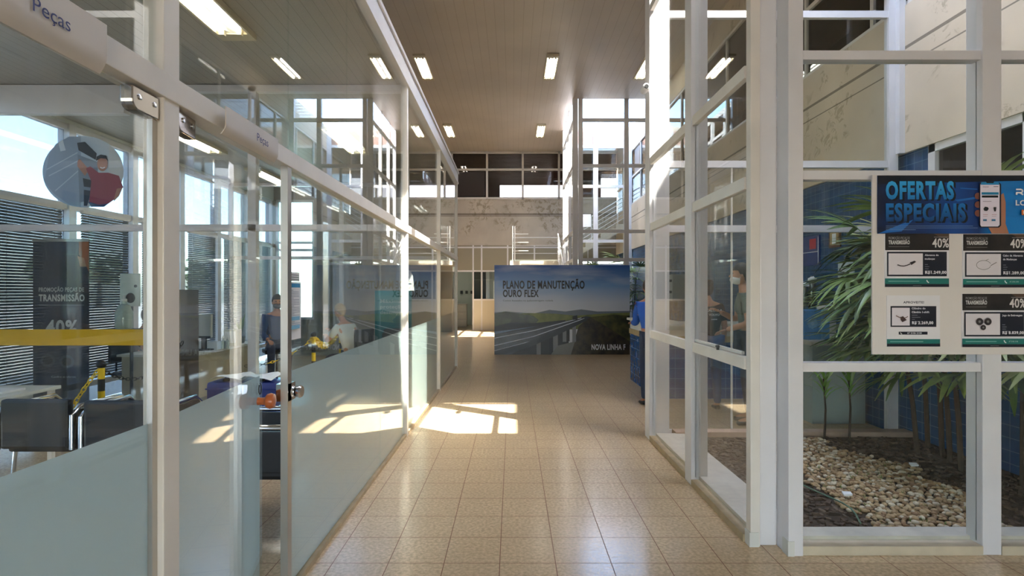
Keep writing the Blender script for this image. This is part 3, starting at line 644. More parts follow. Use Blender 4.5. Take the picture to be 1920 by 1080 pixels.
# price sheets
def sheet(x0, y0, label, title, price, pic, promo=True, x1=None):
    s = 1.0; x1 = x1 or x0+121.; W = x1-x0; y1 = y0+100 if promo else y0+96
    t = thing('price_sheet', label, 'poster', ((pu(x0)+pu(x1))/2, PY+.005, pv(y1)), 'price sheets on the offers board')
    bx(pu(x0), pu(x1), PY+.0062, PY+.0098, pv(y1), pv(y0)).build('sheet', ink((228, 224, 226)), t)
    global p
    p = Print((0, PY+.0060, 0)); p.k = 0
    def q(*pts): return [(pu(x0+a), pv(y0+b)) for a, b in pts]
    def r(a, b, c, d, m): p.pg(q((a, b), (c, b), (c, d), (a, d)), m)
    def tx(txt, a, b, h, m, w=None, bo=.02): pt(txt, x0+a, y0+b, h, m, w, bo)
    DN = ink((16, 20, 36)); TL = ink((22, 112, 104))
    if promo:
        r(1, 0, W, 31, G((26, 22, 22), (44, 36, 34), 'print_dark', 9)); p.pg(q((92, 0), (W, 0), (W, 8), (104, 7)), ink((86, 66, 52)))
        tx('PROMOÇÃO PEÇAS DE', 7, 10.5, 4.8, ink((150, 146, 146)), 40, .01); tx('TRANSMISSÃO', 7, 20, 7.6, ink((214, 212, 210)), 40, .04); p.line(q((7, 24.5), (46, 24.5)), .0022, ink((140, 136, 134)))
        tx('40%', 89, 26, 17, ink((222, 216, 212)), 31, .02); p.line(q((92, 6.5), (118, 6.5)), .002, ink((190, 180, 176)))
        r(4, 34, 116, 80, DN); r(6.5, 37, 71, 77, ink((222, 214, 218)))
        zx, zy = 74, 43; r(0, 84, W-1, 94.5, TL); r(0, 94.5, W-1, 100, DN)
        p.line(q((6, 89.3), (64, 89.3)), .005, ink((120, 176, 168))); p.line(q((78, 87), (79, 90), (82, 92)), .006, WH)
        if pic != 'lever': tx('67 2106 2100', 87, 90.5, 2.6, ink((190, 220, 214)), 17, 0)
        p.line(q((52, 97.5), (68, 97.5)), .0018, ink((150, 150, 150)))
    else:
        tx('APROVEITE!', 31, 15, 4.2, ink((60, 58, 70)), 39, .03)
        r(7, 20, 93, 59, DN); r(9.5, 23, 43, 56.5, ink((224, 216, 222)))
        zx, zy = 46, 28; r(0, 82, W, 90.5, TL); r(0, 90.5, W, 96, DN); p.line(q((6, 86.6), (68, 86.6)), .005, ink((120, 176, 168)))
        r(22, 68, 76, 73.5, DN); tx('67 2106 2100', 38, 72, 2.8, WH, 27, .02); p.line(q((25, 69.5), (26, 71.5), (28, 72.5)), .004, WH)
    for i, l in enumerate(title): tx(l, zx, zy+i*7-(1 if promo else 2), 3.6, ink((222, 220, 226)), min(38, len(l)*2.35), .04)
    for i, l in enumerate(('De', 'R$xx', 'Por', 'a partir', 'de') if promo else ('cambio', 'automatico', 'De', 'Por apenas')): p.line(q((zx, zy+(15 if promo else 9)+i*4), (zx+3+len(l)*1.3, zy+(15 if promo else 9)+i*4)), .0022, ink((150, 150, 160)))
    tx(price, zx, 75.5 if promo else 54, 5.6, ink((226, 224, 228)), 40, .045)
    B = ink((52, 42, 44)); LG = ink((128, 126, 122))
    if pic == 'lever':
        p.line(q((22, 58.5), (28, 60.5), (34, 61), (40, 59.5), (46, 57)), .006, B); p.pg(q((45, 54), (49, 53), (54, 51), (57, 53), (51, 57), (48, 59)), B)
    if pic == 'cable':
        p.line(q(*[(37+13.5*math.cos(a), 58-8.5*math.sin(a)) for a in [i*.3+.3 for i in range(20)]]), .0026, LG); p.line(q((40, 50), (46, 47)), .003, LG); p.line(q((50, 59), (61, 53)), .004, LG)
    if pic == 'clutch':
        for a, b, rr in ((31, 52, 6.8), (46.5, 52, 6.8), (37.5, 63, 5)): p.disc(pu(x0+a), pv(y0+b), rr*PY/F, rr*PY/F, B); p.disc(pu(x0+a), pv(y0+b), rr*.35*PY/F, rr*.35*PY/F, LG)
    if pic == 'arm':
        p.line(q((16, 38), (22, 41), (30, 43), (36, 41), (38, 39)), .005, ink((120, 92, 84))); p.pg(q((24, 41), (29, 39), (36, 46), (28, 50), (25, 46)), ink((70, 50, 48)))
    p.done('printed_picture', t)
sheet(1660, 438, 'price sheet for a gear lever at R$1.249,00, upper left on the board', ('Alavanca de', 'mudanças'), 'R$1.249,00', 'lever')
sheet(1806.5, 439, 'price sheet with a looped cable at R$1.289,00, upper right on the board', ('Cabo da Alavanca', 'de Mudanças'), 'R$1.289,00', 'cable')
sheet(1664, 554, 'white APROVEITE! sheet priced R$ 2.269,00, lower left on the board', ('Cilindro do', 'Câmbio I-shift'), 'R$ 2.269,00', 'arm', False, 1764)
sheet(1805, 551, 'price sheet with three clutch discs at R$ 8.839,00, lower right on the board', ('Jogo de Embreagem',), 'R$ 8.839,00', 'clutch')
# ---- transmission promotion roll-up in the office
RY = 6.45; a = P(62, 720, RY); b = P(167, 450, RY)
t = thing('rollup_banner', 'dark roll-up banner in the office lettered PROMOÇÃO PEÇAS DE TRANSMISSÃO 40%', 'banner', ((a.x+b.x)/2, RY, 0))
bx(a.x, b.x, RY, RY+.004, .1, b.z).build('sheet', ink((16, 22, 40)), t)
bx(a.x-.03, b.x+.03, RY-.06, RY+.1, 0, .09).build('base', STEEL, t); MB().tube([((a.x+b.x)/2, RY+.03, .09), ((a.x+b.x)/2, RY+.03, b.z)], .012).build('pole', STEEL, t)
bx(a.x, b.x, RY-.008, RY+.012, b.z-.02, b.z+.012).build('top_rail', STEEL, t)
def fitted(y, x0): 
    k = y/F
    def f(p, txt, x, yy, hpx, m, wpx, bold=.03):
        h = hpx*k; _, _, wd = glyphs(txt, bold); p.t(txt, (x-x0)*k, HE+(CY-yy)*k, h, m, wpx*k/(wd*h), bold)
    def q(*pts): return [((x-x0)*k, HE+(CY-yy)*k) for x, yy in pts]
    return f, q
f, q = fitted(RY, 62); p = Print((a.x, RY-.001, 0))
p.pg(q((62, 720), (167, 720), (167, 450), (62, 450)), G((14, 22, 46), (26, 38, 66), 'print_navy', 4))
p.pg(q((148, 452), (167, 452), (167, 510), (158, 490), (148, 478)), ink((170, 96, 48))); p.pg(q((146, 480), (158, 484), (162, 500), (150, 500)), ink((196, 150, 120)))
f(p, 'PROMOÇÃO PEÇAS DE', 73, 547, 8, ink((190, 192, 198)), 85); f(p, 'TRANSMISSÃO', 73, 565, 13, ink((212, 214, 218)), 86, .04)
f(p, '40%', 86, 628, 28, ink((196, 200, 208)), 60, .03); p.line(q((73, 572), (158, 572)), .008, ink((120, 126, 140)))
for x, y in ((90, 676), (126, 678)): p.disc((x-62)*RY/F, HE+(CY-y)*RY/F, .09, .08, ink((60, 70, 88))); p.disc((x-62)*RY/F, HE+(CY-y)*RY/F, .06, .05, ink((18, 22, 34)))
f(p, 'Confira as ofertas', 97, 708, 3.5, ink((190, 194, 200)), 46, .0)
p.done('printed_picture', t)
# ---- turquoise roll-up further back
RY = 9.6; a = P(703, 700, RY); b = P(772, 545, RY)
t = thing('rollup_banner', 'turquoise roll-up banner near the glass post, lettered Máxima proteção', 'banner', ((a.x+b.x)/2, RY, 0))
bx(a.x, b.x, RY, RY+.004, .1, b.z).build('sheet', ink((30, 120, 130)), t); bx(a.x-.03, b.x+.03, RY-.06, RY+.1, 0, .09).build('base', STEEL, t)
MB().tube([((a.x+b.x)/2, RY+.03, .09), ((a.x+b.x)/2, RY+.03, b.z)], .012).build('pole', STEEL, t)
f, q = fitted(RY, 703); p = Print((a.x, RY-.001, 0))
p.pg(q((703, 720), (772, 720), (772, 545), (703, 545)), grad_print('ink_turquoise', [(0, (24, 92, 104)), (1, (72, 172, 180))], 2, .3, 1.6))
for i, (s, wpx) in enumerate((('Máxima', 40), ('proteção', 44), ('desempenho', 58))): f(p, s, 713, 568+i*10.5, 7, ink((206, 226, 226)), wpx, .02)
p.done('printed_picture', t)
bx(*(lambda c: (c.x-.45, c.x+.1, RY-.75, RY-.35, 0, .72))(P(745, 650, 9.0))).build('low_cabinet', mat('grey_laminate', (150, 148, 142), .5))
tag(bpy.data.objects['low_cabinet'], 'low grey cabinet under the black printer, in front of the turquoise banner', 'cabinet')
pr = MB(); c = P(742, 640, 9.1); pr.box(c.x-.2, c.x+.2, 8.95, 9.25, .722, .90); pr.box(c.x-.18, c.x+.18, 8.97, 9.23, .90, .96)
tag(pr.build('printer', mat('dark_grey_plastic', (48, 48, 50), .45), bevel=.02), 'dark grey printer on the low cabinet beside the turquoise banner', 'printer')
# ---- round sticker of the mechanic on the cross partition
SY = 5.914; c = P(156, 322, SY)
t = thing('round_sticker', 'round sticker on glass showing a man in a red T-shirt before a truck', 'sticker', (c.x, SY, c.z-.41))
k = SY/F
p = Print((c.x, SY-.002, c.z)); p.k = 0
def sq(*pts): return [((x-156)*k, (322-y)*k) for x, y in pts]
rr = [((76*math.cos(i*2*math.pi/48))*k, (67*math.sin(i*2*math.pi/48))*k) for i in range(48)]
p.pg(rr, grad_print('sticker_sky', [(0, (150, 170, 190)), (1, (190, 200, 206))], 0, c.x-.45, c.x+.45))
p.pg(sq((92, 290), (105, 270), (130, 256), (152, 256), (152, 388), (130, 384), (100, 362), (84, 340)), ink((138, 154, 172)))
for a in ([(92, 330), (150, 300)], [(88, 318), (146, 286)], [(104, 358), (150, 318)]): p.line(sq(*a), .012, ink((176, 188, 200)))
p.pg(sq((110, 268), (118, 262), (124, 282), (114, 284)), ink((196, 206, 214)))
p.pg(sq((145, 268), (160, 266), (182, 288), (180, 300), (148, 282)), ink((28, 32, 40))); p.pg(sq((146, 290), (184, 304), (184, 372), (150, 380)), ink((120, 132, 144)))
p.pg(sq((156, 334), (172, 338), (172, 352), (158, 350)), ink((24, 26, 32))); p.pg(sq((158, 356), (172, 358), (164, 386), (158, 386)), ink((40, 44, 52)))
p.pg(sq((205, 270), (222, 290), (232, 322), (226, 350), (210, 372), (205, 330)), ink((186, 192, 194)))
p.pg(sq((146, 303), (150, 298), (168, 318), (160, 330), (146, 312)), ink((168, 116, 92)))
p.pg(sq((162, 316), (170, 312), (186, 324), (204, 324), (224, 330), (232, 352), (222, 354), (218, 372), (204, 382), (184, 386), (168, 380), (172, 340)), ink((140, 52, 64)))
p.pg(sq((220, 354), (231, 352), (224, 368), (214, 378), (216, 368)), ink((168, 116, 92)))
p.pg(sq((166, 378), (186, 384), (204, 382), (196, 388), (172, 388)), ink((36, 52, 92)))
p.disc((193-156)*k, (322-307)*k, .058, .085, ink((172, 120, 96))); p.pg(sq((181, 302), (182, 294), (190, 290), (200, 292), (204, 303), (200, 298), (190, 297)), K)
p.line(sq((189, 314), (193, 316), (198, 314)), .012, WH)
p.done('print', t)
# ---- notices stuck on the left glazing
NX = GX+.005
def ny(x): return 1.15*F/(CX-x)*1.0
def nz(x, y): return HE+(CY-y)*ny(x)/F
y0, y1 = ny(546.5), ny(575.5)
t = thing('notice_sheet', 'long white notice with a blue heading stuck inside the glass beside the door lock', 'notice', (NX, y0, nz(560, 638)))
zb, zt = nz(548, 640), nz(548, 528)
bx(NX, NX+.001, y0, y1, zb, zt).build('sheet', WH, t)
p = Print((NX+.0012, y0, 0), (0, 1, 0), (1, 0, 0)); p.k = 0; Wn = y1-y0
p.rect(.005, Wn-.01, zt-.03, zt-.008, ink((50, 140, 186)))
for i in range(24): p.line([(.01, zt-.045-i*.0085), (Wn*(.85 if i % 5 else .5), zt-.045-i*.0085)], .0022, ink((120, 130, 150)))
for a in (.6, .75): p.rect(.03, Wn*.8, zb+(zt-zb)*(1-a)-.02, zb+(zt-zb)*(1-a), ink((130, 190, 220)))
p.done('print', t)
y0, y1 = ny(545), ny(573); zb, zt = nz(548, 527), nz(548, 509)
t = thing('notice_sheet', 'small white notice above the long one on the glass', 'notice', (NX, y0, zb))
bx(NX, NX+.001, y0, y1, zb, zt).build('sheet', WH, t)
p = Print((NX+.0012, y0, 0), (0, 1, 0), (1, 0, 0)); p.k = 0
for i in range(3): p.line([(.05, zt-.015-i*.012), (y1-y0-.01, zt-.015-i*.012)], .004, ink((90, 96, 104)))
p.line([(.012, zb+.012), (.012, zt-.012), (.03, zt-.012), (.03, zb+.012), (.012, zb+.012)], .004, ink((60, 70, 80)))
p.done('print', t)
# ---- security camera on the corner of the garden well
t = thing('security_camera', 'small white bullet security camera on the corner post of the garden well', 'camera', (XR-.08, 5.8, 3.70))
MB().tube([(XR-.02, 5.8, 3.77), (XR-.07, 5.78, 3.76)], .015).build('bracket', WHITE, t)
MB().lathe((XR-.08, 5.62, 3.755), [(.028, 0), (.038, .01), (.04, .12), (.03, .15)], 16, 0, 'y').build('body', WHITE, t, smooth=True)
MB().lathe((XR-.08, 5.612, 3.755), [(.02, 0), (.024, .008)], 16, 0, 'y').build('lens', BLACK, t)
# ------------------------------------------------------------------ counter at the back right
t = thing('reception_counter', 'reception counter of blue tiles with a white top slab and pale wood edge', 'counter', (3.1, 9.2, 0))
q = MB(); q.box(2.14, 4.12, 7.95, 8.5, 0, .84); q.box(2.14, 2.6, 8.5, 9.7, 0, .84); q.build('tiled_front', mat('counter_blue_tile', (28, 84, 150), .2) if False else tile_mat('counter_tile', (0, 1, 2), .15, (.02, .04, 0), .006, (30, 84, 146), (110, 140, 170), .2, .1, 6), t)
q = MB(); q.box(2.12, 4.12, 7.93, 8.52, .84, .93); q.box(2.12, 2.62, 8.5, 9.72, .84, .93); q.build('band', mat('pale_wood', (186, 164, 120), .5, noise_amt=.1, noise_scale=6), t)
q = MB(); q.box(2.14, 4.12, 7.95, 8.5, .93, 1.08); q.box(2.14, 2.6, 8.5, 9.7, .93, 1.08); q.build('fascia', PLAST, t)
q = MB(); q.box(2.06, 4.14, 7.86, 8.56, 1.08, 1.12); q.box(2.08, 2.66, 8.56, 9.74, 1.08, 1.12); q.build('counter_top', mat('counter_top', (224, 216, 200), .35), t, bevel=.006)
# items seen at the right through the garden: water point by the blue wall
t = thing('side_counter', 'narrow white-topped side counter along the blue wall behind the palm', 'counter', (3.95, 6.9, 0))
bx(3.62, 4.26, 6.45, 7.75, 0, .95).build('body', mat('grey_laminate2', (168, 176, 172), .5), t); bx(3.58, 4.27, 6.4, 7.8, .95, 1.0).build('top', MARB, t)
def P3(x, y, Y): return P(x, y, Y)
for i, (x, lb) in enumerate(((1523, 'taller steel insulated flask with a white lid on the pale blue cloth'), (1509, 'steel insulated flask partly behind the white post, left of its twin'))):
    c = P(x, 562, 6.75); t = thing('insulated_flask', lb, 'flask', (c.x, 6.75, 1.30 if False else 1.37))
    z = 1.372
    MB().lathe((c.x, 6.75, z), [(.042, 0), (.045, .01), (.045, .33-.07*i), (.036, .36-.07*i)], 18).build('body', mat('flask_steel', (150, 150, 146), .25, .9), t, smooth=True)
    MB().lathe((c.x, 6.75, z+.36-.07*i), [(.05, 0), (.05, .03), (.02, .045), (.02, .06)], 18).build('lid', WH, t, smooth=True)
c0 = P(1500, 620, 6.7); c1 = P(1547, 565, 6.7)
t = thing('cloth_covered_box', 'pale blue cloth-covered box with a printed flower, carrying the flasks', 'box', ((c0.x+c1.x)/2, 6.75, 1.0))
bx(c0.x, c1.x, 6.6, 6.9, 1.002, 1.37).build('box', mat('pale_blue_cloth', (92, 152, 204), .8, noise_amt=.12, noise_scale=30), t, bevel=.008)
p = Print((c0.x, 6.6, 1.0))
for i in range(8):
    a = i*math.pi/4; p.disc(.1+.045*math.cos(a), .2+.045*math.sin(a), .022, .022, ink((130, 180, 216)), 10)
p.disc(.1, .2, .025, .025, ink((160, 200, 226)), 10); p.line([(.215, .0), (.215, .36)], .006, ink((150, 190, 220))); p.done('printed_flower', t)
c = P(1555, 540, 7.2); t = thing('paper_towel_box', 'white paper towel dispenser on the side counter behind palm leaves', 'dispenser', (c.x, 7.2, 1.0))
bx(c.x-.12, c.x+.14, 7.1, 7.3, 1.002, 1.42).build('body', PLAST, t, bevel=.02); bx(c.x-.10, c.x+.12, 7.095, 7.101, 1.2, 1.36).build('window', mat('bright_steel', (230, 232, 236), .15, .6), t)
# things on the blue wall (X = 4.3)
def onwall(name, label, cat, y0, y1, z0, z1, m, parts=()):
    t = thing(name, label, cat, (XW-.01, (y0+y1)/2, z0)); bx(XW-.02, XW-.002, y0, y1, z0, z1).build('frame', m, t)
    for n, a, b, c_, d, mm, dp in parts: bx(XW-.02-dp, XW-.0195, a, b, c_, d).build(n, mm, t)
    return t
def wy(x): return 4.28*F/(x-CX)
def wz(x, y): return HE+(CY-y)*wy(x)/F
ya, yb = wy(1575), wy(1554)
onwall('framed_picture', 'small wooden framed certificate with a white seal on the blue tiled wall', 'picture', ya, yb, wz(1564, 464), wz(1564, 431), mat('brown_wood', (96, 58, 36), .45),
       (('mat_board', ya+.03, yb-.03, wz(1564, 464)+.03, wz(1564, 431)-.03, mat('tan_card', (178, 150, 104), .7), .003), ('seal', ya+.08, yb-.08, wz(1564, 458), wz(1564, 438), WH, .005)))
ya, yb = wy(1536), 8.2
t = onwall('wall_poster', 'dark blue poster with a red box on the tiled wall beside the framed certificate', 'poster', ya, yb, wz(1520, 498), wz(1520, 443), ink((26, 52, 120)),
       (('red_box', wy(1530), wy(1518), wz(1524, 467), wz(1524, 448), ink((186, 44, 60)), .002),
        ('white_line', ya+.02, yb, wz(1524, 473), wz(1524, 472), WH, .003), ('edge_line', ya+.02, ya+.03, wz(1524, 495), wz(1524, 445), WH, .003)))
onwall('notice_sheet', 'plain white sheet on the blue wall partly behind palm leaves', 'notice', wy(1600), wy(1571), wz(1585, 522), wz(1585, 490), mat('pale_sheet', (190, 200, 204), .6))
t = onwall('socket_plate', 'white socket plate low on the blue tiles behind the thin saplings', 'socket', wy(1580), wy(1567), wz(1573, 734), wz(1573, 714), PLAST,
       (('outlet', wy(1578), wy(1570), wz(1573, 729), wz(1573, 719), WH, .004),))
t = thing('window_stand_in', 'white wall cabinet with dark shelf gaps far along the right wall', 'cabinet', (4.1, 13.9, 1.3))  # white box with dark bars stands in for a bright window
bx(3.95, 4.28, 13.2, 14.5, 1.36, 2.02).build('body', PLAST, t)
for z in (1.58, 1.86): bx(3.94, 3.951, 13.25, 14.45, z-.03, z+.03).build('shelf_gap', mat('window_dark', (50, 54, 60), .6), t)
bx(3.93, 3.951, 13.6, 14.0, 1.63, 1.78).build('dark_panel', mat('window_dark', (50, 54, 60), .6), t)
# ------------------------------------------------------------------ office furniture
t = thing('service_desk', 'pale office desk with a beige front beyond the cross partition', 'desk', (-4.8, 8.2, 0))
bx(-5.3, -4.28, 7.15, 9.1, .72, .75).build('desk_top', mat('desk_white', (208, 210, 208), .3), t, bevel=.004)
bx(-4.36, -4.33, 7.2, 9.05, .12, .72).build('front_panel', mat('desk_beige', (176, 168, 150), .55), t)
for y in (7.18, 9.04): bx(-5.25, -4.36, y, y+.03, 0, .72).build('side_panel', mat('desk_beige', (176, 168, 150), .55), t)
t = thing('brown_cabinet', 'tall narrow dark brown cabinet with bronze edges at the end of the desk', 'cabinet', (-4.35, 6.85, 0))
bx(-4.56, -4.14, 6.62, 7.05, 0, 1.62).build('body', mat('dark_brown', (44, 34, 28), .65), t)
for x in (-4.13, -4.22): bx(x-.025, x+.02, 6.60, 6.615, .02, 1.62).build('edge_trim', mat('bronze', (122, 98, 66), .35, .6), t)
for z in (1.45, 1.53): bx(-4.5, -4.25, 6.611, 6.618, z, z+.04).build('label_strip', ink((120, 112, 100)), t)
c = P(382, 610, 7.7); t = thing('computer_monitor', 'white backed computer monitor on the desk beside the brown cabinet', 'monitor', (c.x, 7.7, .75))
bx(c.x-.16, c.x+.13, 7.66, 7.71, .93, 1.27).build('screen', mat('monitor_white', (196, 200, 198), .5), t, bevel=.015); bx(c.x-.03, c.x+.03, 7.69, 7.73, .77, 1.0).build('neck', BLACK, t)
bx(c.x-.15, c.x+.12, 7.657, 7.661, .93, .955).build('lower_bezel', BLACK, t)
MB().lathe((c.x, 7.72, .751), [(.12, 0), (.12, .012), (.05, .02)], 20).build('base', BLACK, t)
c = P(434, 640, 8.3); t = thing('brochure_holder', 'pale box of leaflets standing on the desk front edge', 'holder', (c.x, 8.3, .75))
bx(c.x-.1, c.x+.1, 8.26, 8.42, .751, 1.0).build('box', mat('pale_card', (198, 196, 184), .7), t, bevel=.006); bx(c.x-.085, c.x+.085, 8.255, 8.261, .80, .98).build('leaflet', WH, t)
for x, lb in ((418, 'clear pump bottle on the desk, left of its twin'), (426, 'clear pump bottle on the desk beside the leaflet box')):
    c = P(x, 650, 7.9); t = thing('pump_bottle', lb, 'bottle', (c.x, 7.9, .75)); g = mat('clear_plastic', (170, 190, 196), .15)
    MB().lathe((c.x, 7.9, .751), [(.026, 0), (.028, .01), (.028, .11), (.01, .13), (.01, .145)], 14).build('bottle', g, t, smooth=True)
    q = MB(); q.lathe((c.x, 7.9, .896), [(.012, 0), (.012, .02), (.004, .022), (.004, .04)], 10); q.box(c.x-.006, c.x+.03, 7.894, 7.906, .93, .94); q.build('pump', WH, t)
c = P(452, 598, 8.8); t = thing('desk_plant', 'small green potted plant at the far end of the desk', 'plant', (c.x, 8.8, .75))
MB().lathe((c.x, 8.8, .751), [(.05, 0), (.065, .1), (.06, .1)], 14).build('pot', mat('dark_pot', (60, 70, 60), .6), t)
q = MB(); LEAF = mat('leaf_green', (84, 132, 52), .45, noise_amt=.25, noise_scale=20)
for i in range(16):
    a = random.uniform(0, 6.28); r = random.uniform(.05, .12); h = random.uniform(.2, .42); d = Vector((math.cos(a), math.sin(a), 0)); s = Vector((-d.y, d.x, 0))
    o = Vector((c.x, 8.8, .84)); q.add([o, o+d*r*.6+s*.016+Vector((0, 0, h*.7)), o+d*r*1.3+Vector((0, 0, h)), o+d*r*.6-s*.016+Vector((0, 0, h*.7))], [(0, 1, 2, 3)])
q.build('foliage', LEAF, t)
for i, (x, y, Y, lb) in enumerate(((395, 655, 7.5, 'loose white papers on the near end of the desk'), (440, 640, 8.5, 'loose sheet on the desk beside the leaflet box'))):
    c = P(x, y, Y); o = bx(c.x-.15, c.x+.12, Y-.1, Y+.12, .751, .757).build('paper_sheet', WH); tag(o, lb, 'paper')
# blue drums stacked by the ajar door, with papers on top
DRUM = mat('blue_plastic', (22, 42, 128), .35, noise_amt=.1, noise_scale=5)
def drum(x, y, z, label, cap=True):
    t = thing('plastic_drum', label, 'drum', (x, y, z), 'blue plastic drums behind the ajar door')
    q = MB(); q.box(x-.155, x+.155, y-.15, y+.15, z, z+.238); q.build('body', DRUM, t, bevel=.035, smooth=True)
    q = MB()
    for s in (.055, .165): q.box(x-.16, x+.16, y-.155, y+.155, z+s, z+s+.015)
    q.build('rib', DRUM, t, bevel=.005)
    q = MB(); q.tube([(x-.08, y+.05, z+.23), (x-.08, y+.05, z+.253), (x+.08, y+.05, z+.253), (x+.08, y+.05, z+.23)], .012, 8); q.build('handle', DRUM, t, smooth=True)
    MB().lathe((x+.0, y-.09, z+.236), [(.03, 0), (.03, .02), (.025, .025)], 14).build('cap', BLACK, t)
    return t
ca, cbx = P(434, 720, 5.0).x, P(499, 720, 5.0).x
for i, x in enumerate((ca, cbx)):
    for j in range(3):
        drum(x+.0, 5.0, .003+j*.267, ('blue plastic drum, %s of the %s stack behind the ajar glass door' % (('bottom', 'middle', 'top')[j], ('left', 'right')[i])))
for x, lb in ((ca+.02, 'white paper lying over the top of the left drum stack'), (cbx-.04, 'white paper lying over the top of the right drum stack')):
    q = MB(); n = 6
    for i in range(n):
        for j in range(n): q.v.append(Vector((x-.15+.30*i/(n-1), 4.86+.28*j/(n-1), .815+.012*math.sin(i*1.1+j*.7)+(-.02 if i in (0, n-1) else 0))))
    q.f = [[i*n+j, (i+1)*n+j, (i+1)*n+j+1, i*n+j+1] for i in range(n-1) for j in range(n-1)]; q.m = [0]*len(q.f)
    o = q.build('paper_sheet', WH); tag(o, lb, 'paper')
# black waiting chairs with chrome arms (seen through the door gap)
def wchair(x, y, label):
    t = thing('waiting_chair', label, 'chair', (x, y, 0)); BL = mat('black_vinyl', (24, 24, 26), .4)
    bx(x-.26, x+.26, y-.25, y+.25, .36, .45).build('seat', BL, t, bevel=.03); bx(x-.26, x+.26, y-.31, y-.25, .40, .78).build('backrest', BL, t, bevel=.025)
    for s in (-1, 1):
        MB().tube([(x+s*.28, y-.3, .40), (x+s*.28, y-.3, .66), (x+s*.28, y-.22, .715), (x+s*.28, y+.2, .715), (x+s*.28, y+.27, .66), (x+s*.28, y+.27, .38)], .018, 10).build('armrest', CHROME, t, smooth=True)
    for s in (-1, 1): bx(x+s*.28-.014, x+s*.28+.014, y-.28, y+.25, .42, .69).build('arm_panel', BL, t, bevel=.008)
    for sx in (-1, 1):
        for sy in (-1, 1): MB().tube([(x+sx*.22, y+sy*.22, .37), (x+sx*.24, y+sy*.24, 0)], .014, 8).build('leg', CHROME, t)
    return t
cx_ = P(517, 800, 3.72)
wc1 = wchair(cx_.x-.05, 3.75, 'black waiting chair with chrome arms beside the blue drums, seen through the door gap'); wc1.rotation_euler = (0, 0, math.pi/2)
wchair(-3.62, 4.35, 'black waiting chair with chrome arms left of the chain post, behind the first glass door')
wchair(-2.95, 4.30, 'black waiting chair with chrome arms just behind the thick door post')
t = thing('side_table', 'white side table at the far left behind the first glass door', 'table', (-4.7, 4.6, 0))
bx(-5.3, -4.18, 4.3, 4.95, .70, .73).build('table_top', mat('desk_white', (208, 210, 208), .3), t, bevel=.004)
for x in (-5.25, -4.23):
    for y in (4.35, 4.9): bx(x-.02, x+.02, y-.02, y+.02, 0, .70).build('leg', OFFW, t)
o = bx(-4.6, -4.3, 4.5, 4.72, .731, .75).build('paper_stack', WH, bevel=.002); tag(o, 'low stack of white papers on the side table at far left', 'paper')
# chain posts
YEL = mat('chain_yellow', (226, 190, 24), .45)
def bollard(x, y, h, label):
    t = thing('chain_post', label, 'post', (x, y, 0), 'chain posts in the office')
    MB().lathe((x, y, 0), [(.15, 0), (.15, .03), (.04, .05), (.03, .06)], 18).build('base', BLACK, t)
    q = MB(); n = 8
    for i in range(n): q.lathe((x, y, .06+(h-.06)*i/n), [(.027, 0), (.027, (h-.06)/n)], 12, i % 2)
    q.build('striped_pole', [BLACK, YEL], t); MB().ball((x, y, h+.02), .04, 12).build('cap', BLACK, t, smooth=True); return t
def chain(a, b, sag, label, cols, n=22):
    a, b = Vector(a), Vector(b); q = MB(); pts = []
    for i in range(n+1):
        s = i/n; pts.append(a.lerp(b, s)+Vector((0, 0, -sag*4*s*(1-s))))
    for i in range(n):
        c = (pts[i]+pts[i+1])/2; d = (pts[i+1]-pts[i]); L = d.length*.72; d.normalize(); s = d.cross(Vector((0, 0, 1))).normalized()
        if i % 2: s = d.cross(s)
        q.tube([c+d*L*math.cos(t_)+s*L*.5*math.sin(t_) for t_ in [k*math.pi/5 for k in range(11)]], L*.14, 6, (i//3) % len(cols), cap=False)
    o = q.build('plastic_chain', cols); return tag(o, label, 'chain', 'plastic chains in the office')
b1 = P(588, 620, 7.4); b2 = P(648, 612, 10.2); b3 = P(190, 690, 4.8); b4 = P(300, 640, 5.5)
bollard(b1.x, 7.4, .98, 'black and yellow chain post left of the person in white'); bollard(b2.x-.1, 10.2, .95, 'chain post behind the person in white')
bollard(b3.x, 4.8, .92, 'chain post behind the first glass door, holding the black chain')
chain((b1.x, 7.4, .95), (b1.x-.75, 7.0, .62), .1, 'yellow and black chain dropping left from the chain post', [YEL, BLACK])
chain((b1.x, 7.4, .95), (b2.x-.1, 10.2, .95), .22, 'yellow chain running back from the chain post past the person in white', [YEL])
chain((b3.x, 4.8, .90), (b4.x+.05, 5.8, 1.05), .22, 'black chain rising right behind the first glass door', [BLACK], 26)
chain((b3.x, 4.8, .92), (b3.x-.06, 4.55, .60), -.02, 'short yellow chain end hanging at the post behind the first glass door', [YEL], 9)
# sanitiser stand: white card, clear jug
c = P(241, 540, 6.3); t = thing('sanitizer_stand', 'white sign board on a black stand holding a clear sanitiser jug', 'stand', (c.x, 6.3, 0))
bx(c.x-.12, c.x+.12, 6.32, 6.335, 1.42, 1.81).build('sign', mat('sign_white', (206, 216, 214), .5), t, bevel=.01); MB().tube([(c.x, 6.35, .02), (c.x, 6.35, 1.5)], .018, 10).build('pole', BLACK, t)
MB().lathe((c.x, 6.34, 0), [(.18, 0), (.18, .02), (.03, .04)], 20).build('base', BLACK, t); bx(c.x-.13, c.x+.15, 6.1, 6.34, 1.14, 1.16).build('shelf', BLACK, t)
p = Print((c.x-.12, 6.319, 1.42)); p.disc(.13, .10, .055, .06, ink((60, 50, 48))); p.disc(.19, .24, .02, .018, ink((40, 50, 70))); p.done('print', t)
t2 = thing('sanitizer_jug', 'clear plastic sanitiser jug with pump on the black stand', 'jug', (c.x+.02, 6.2, 1.16))
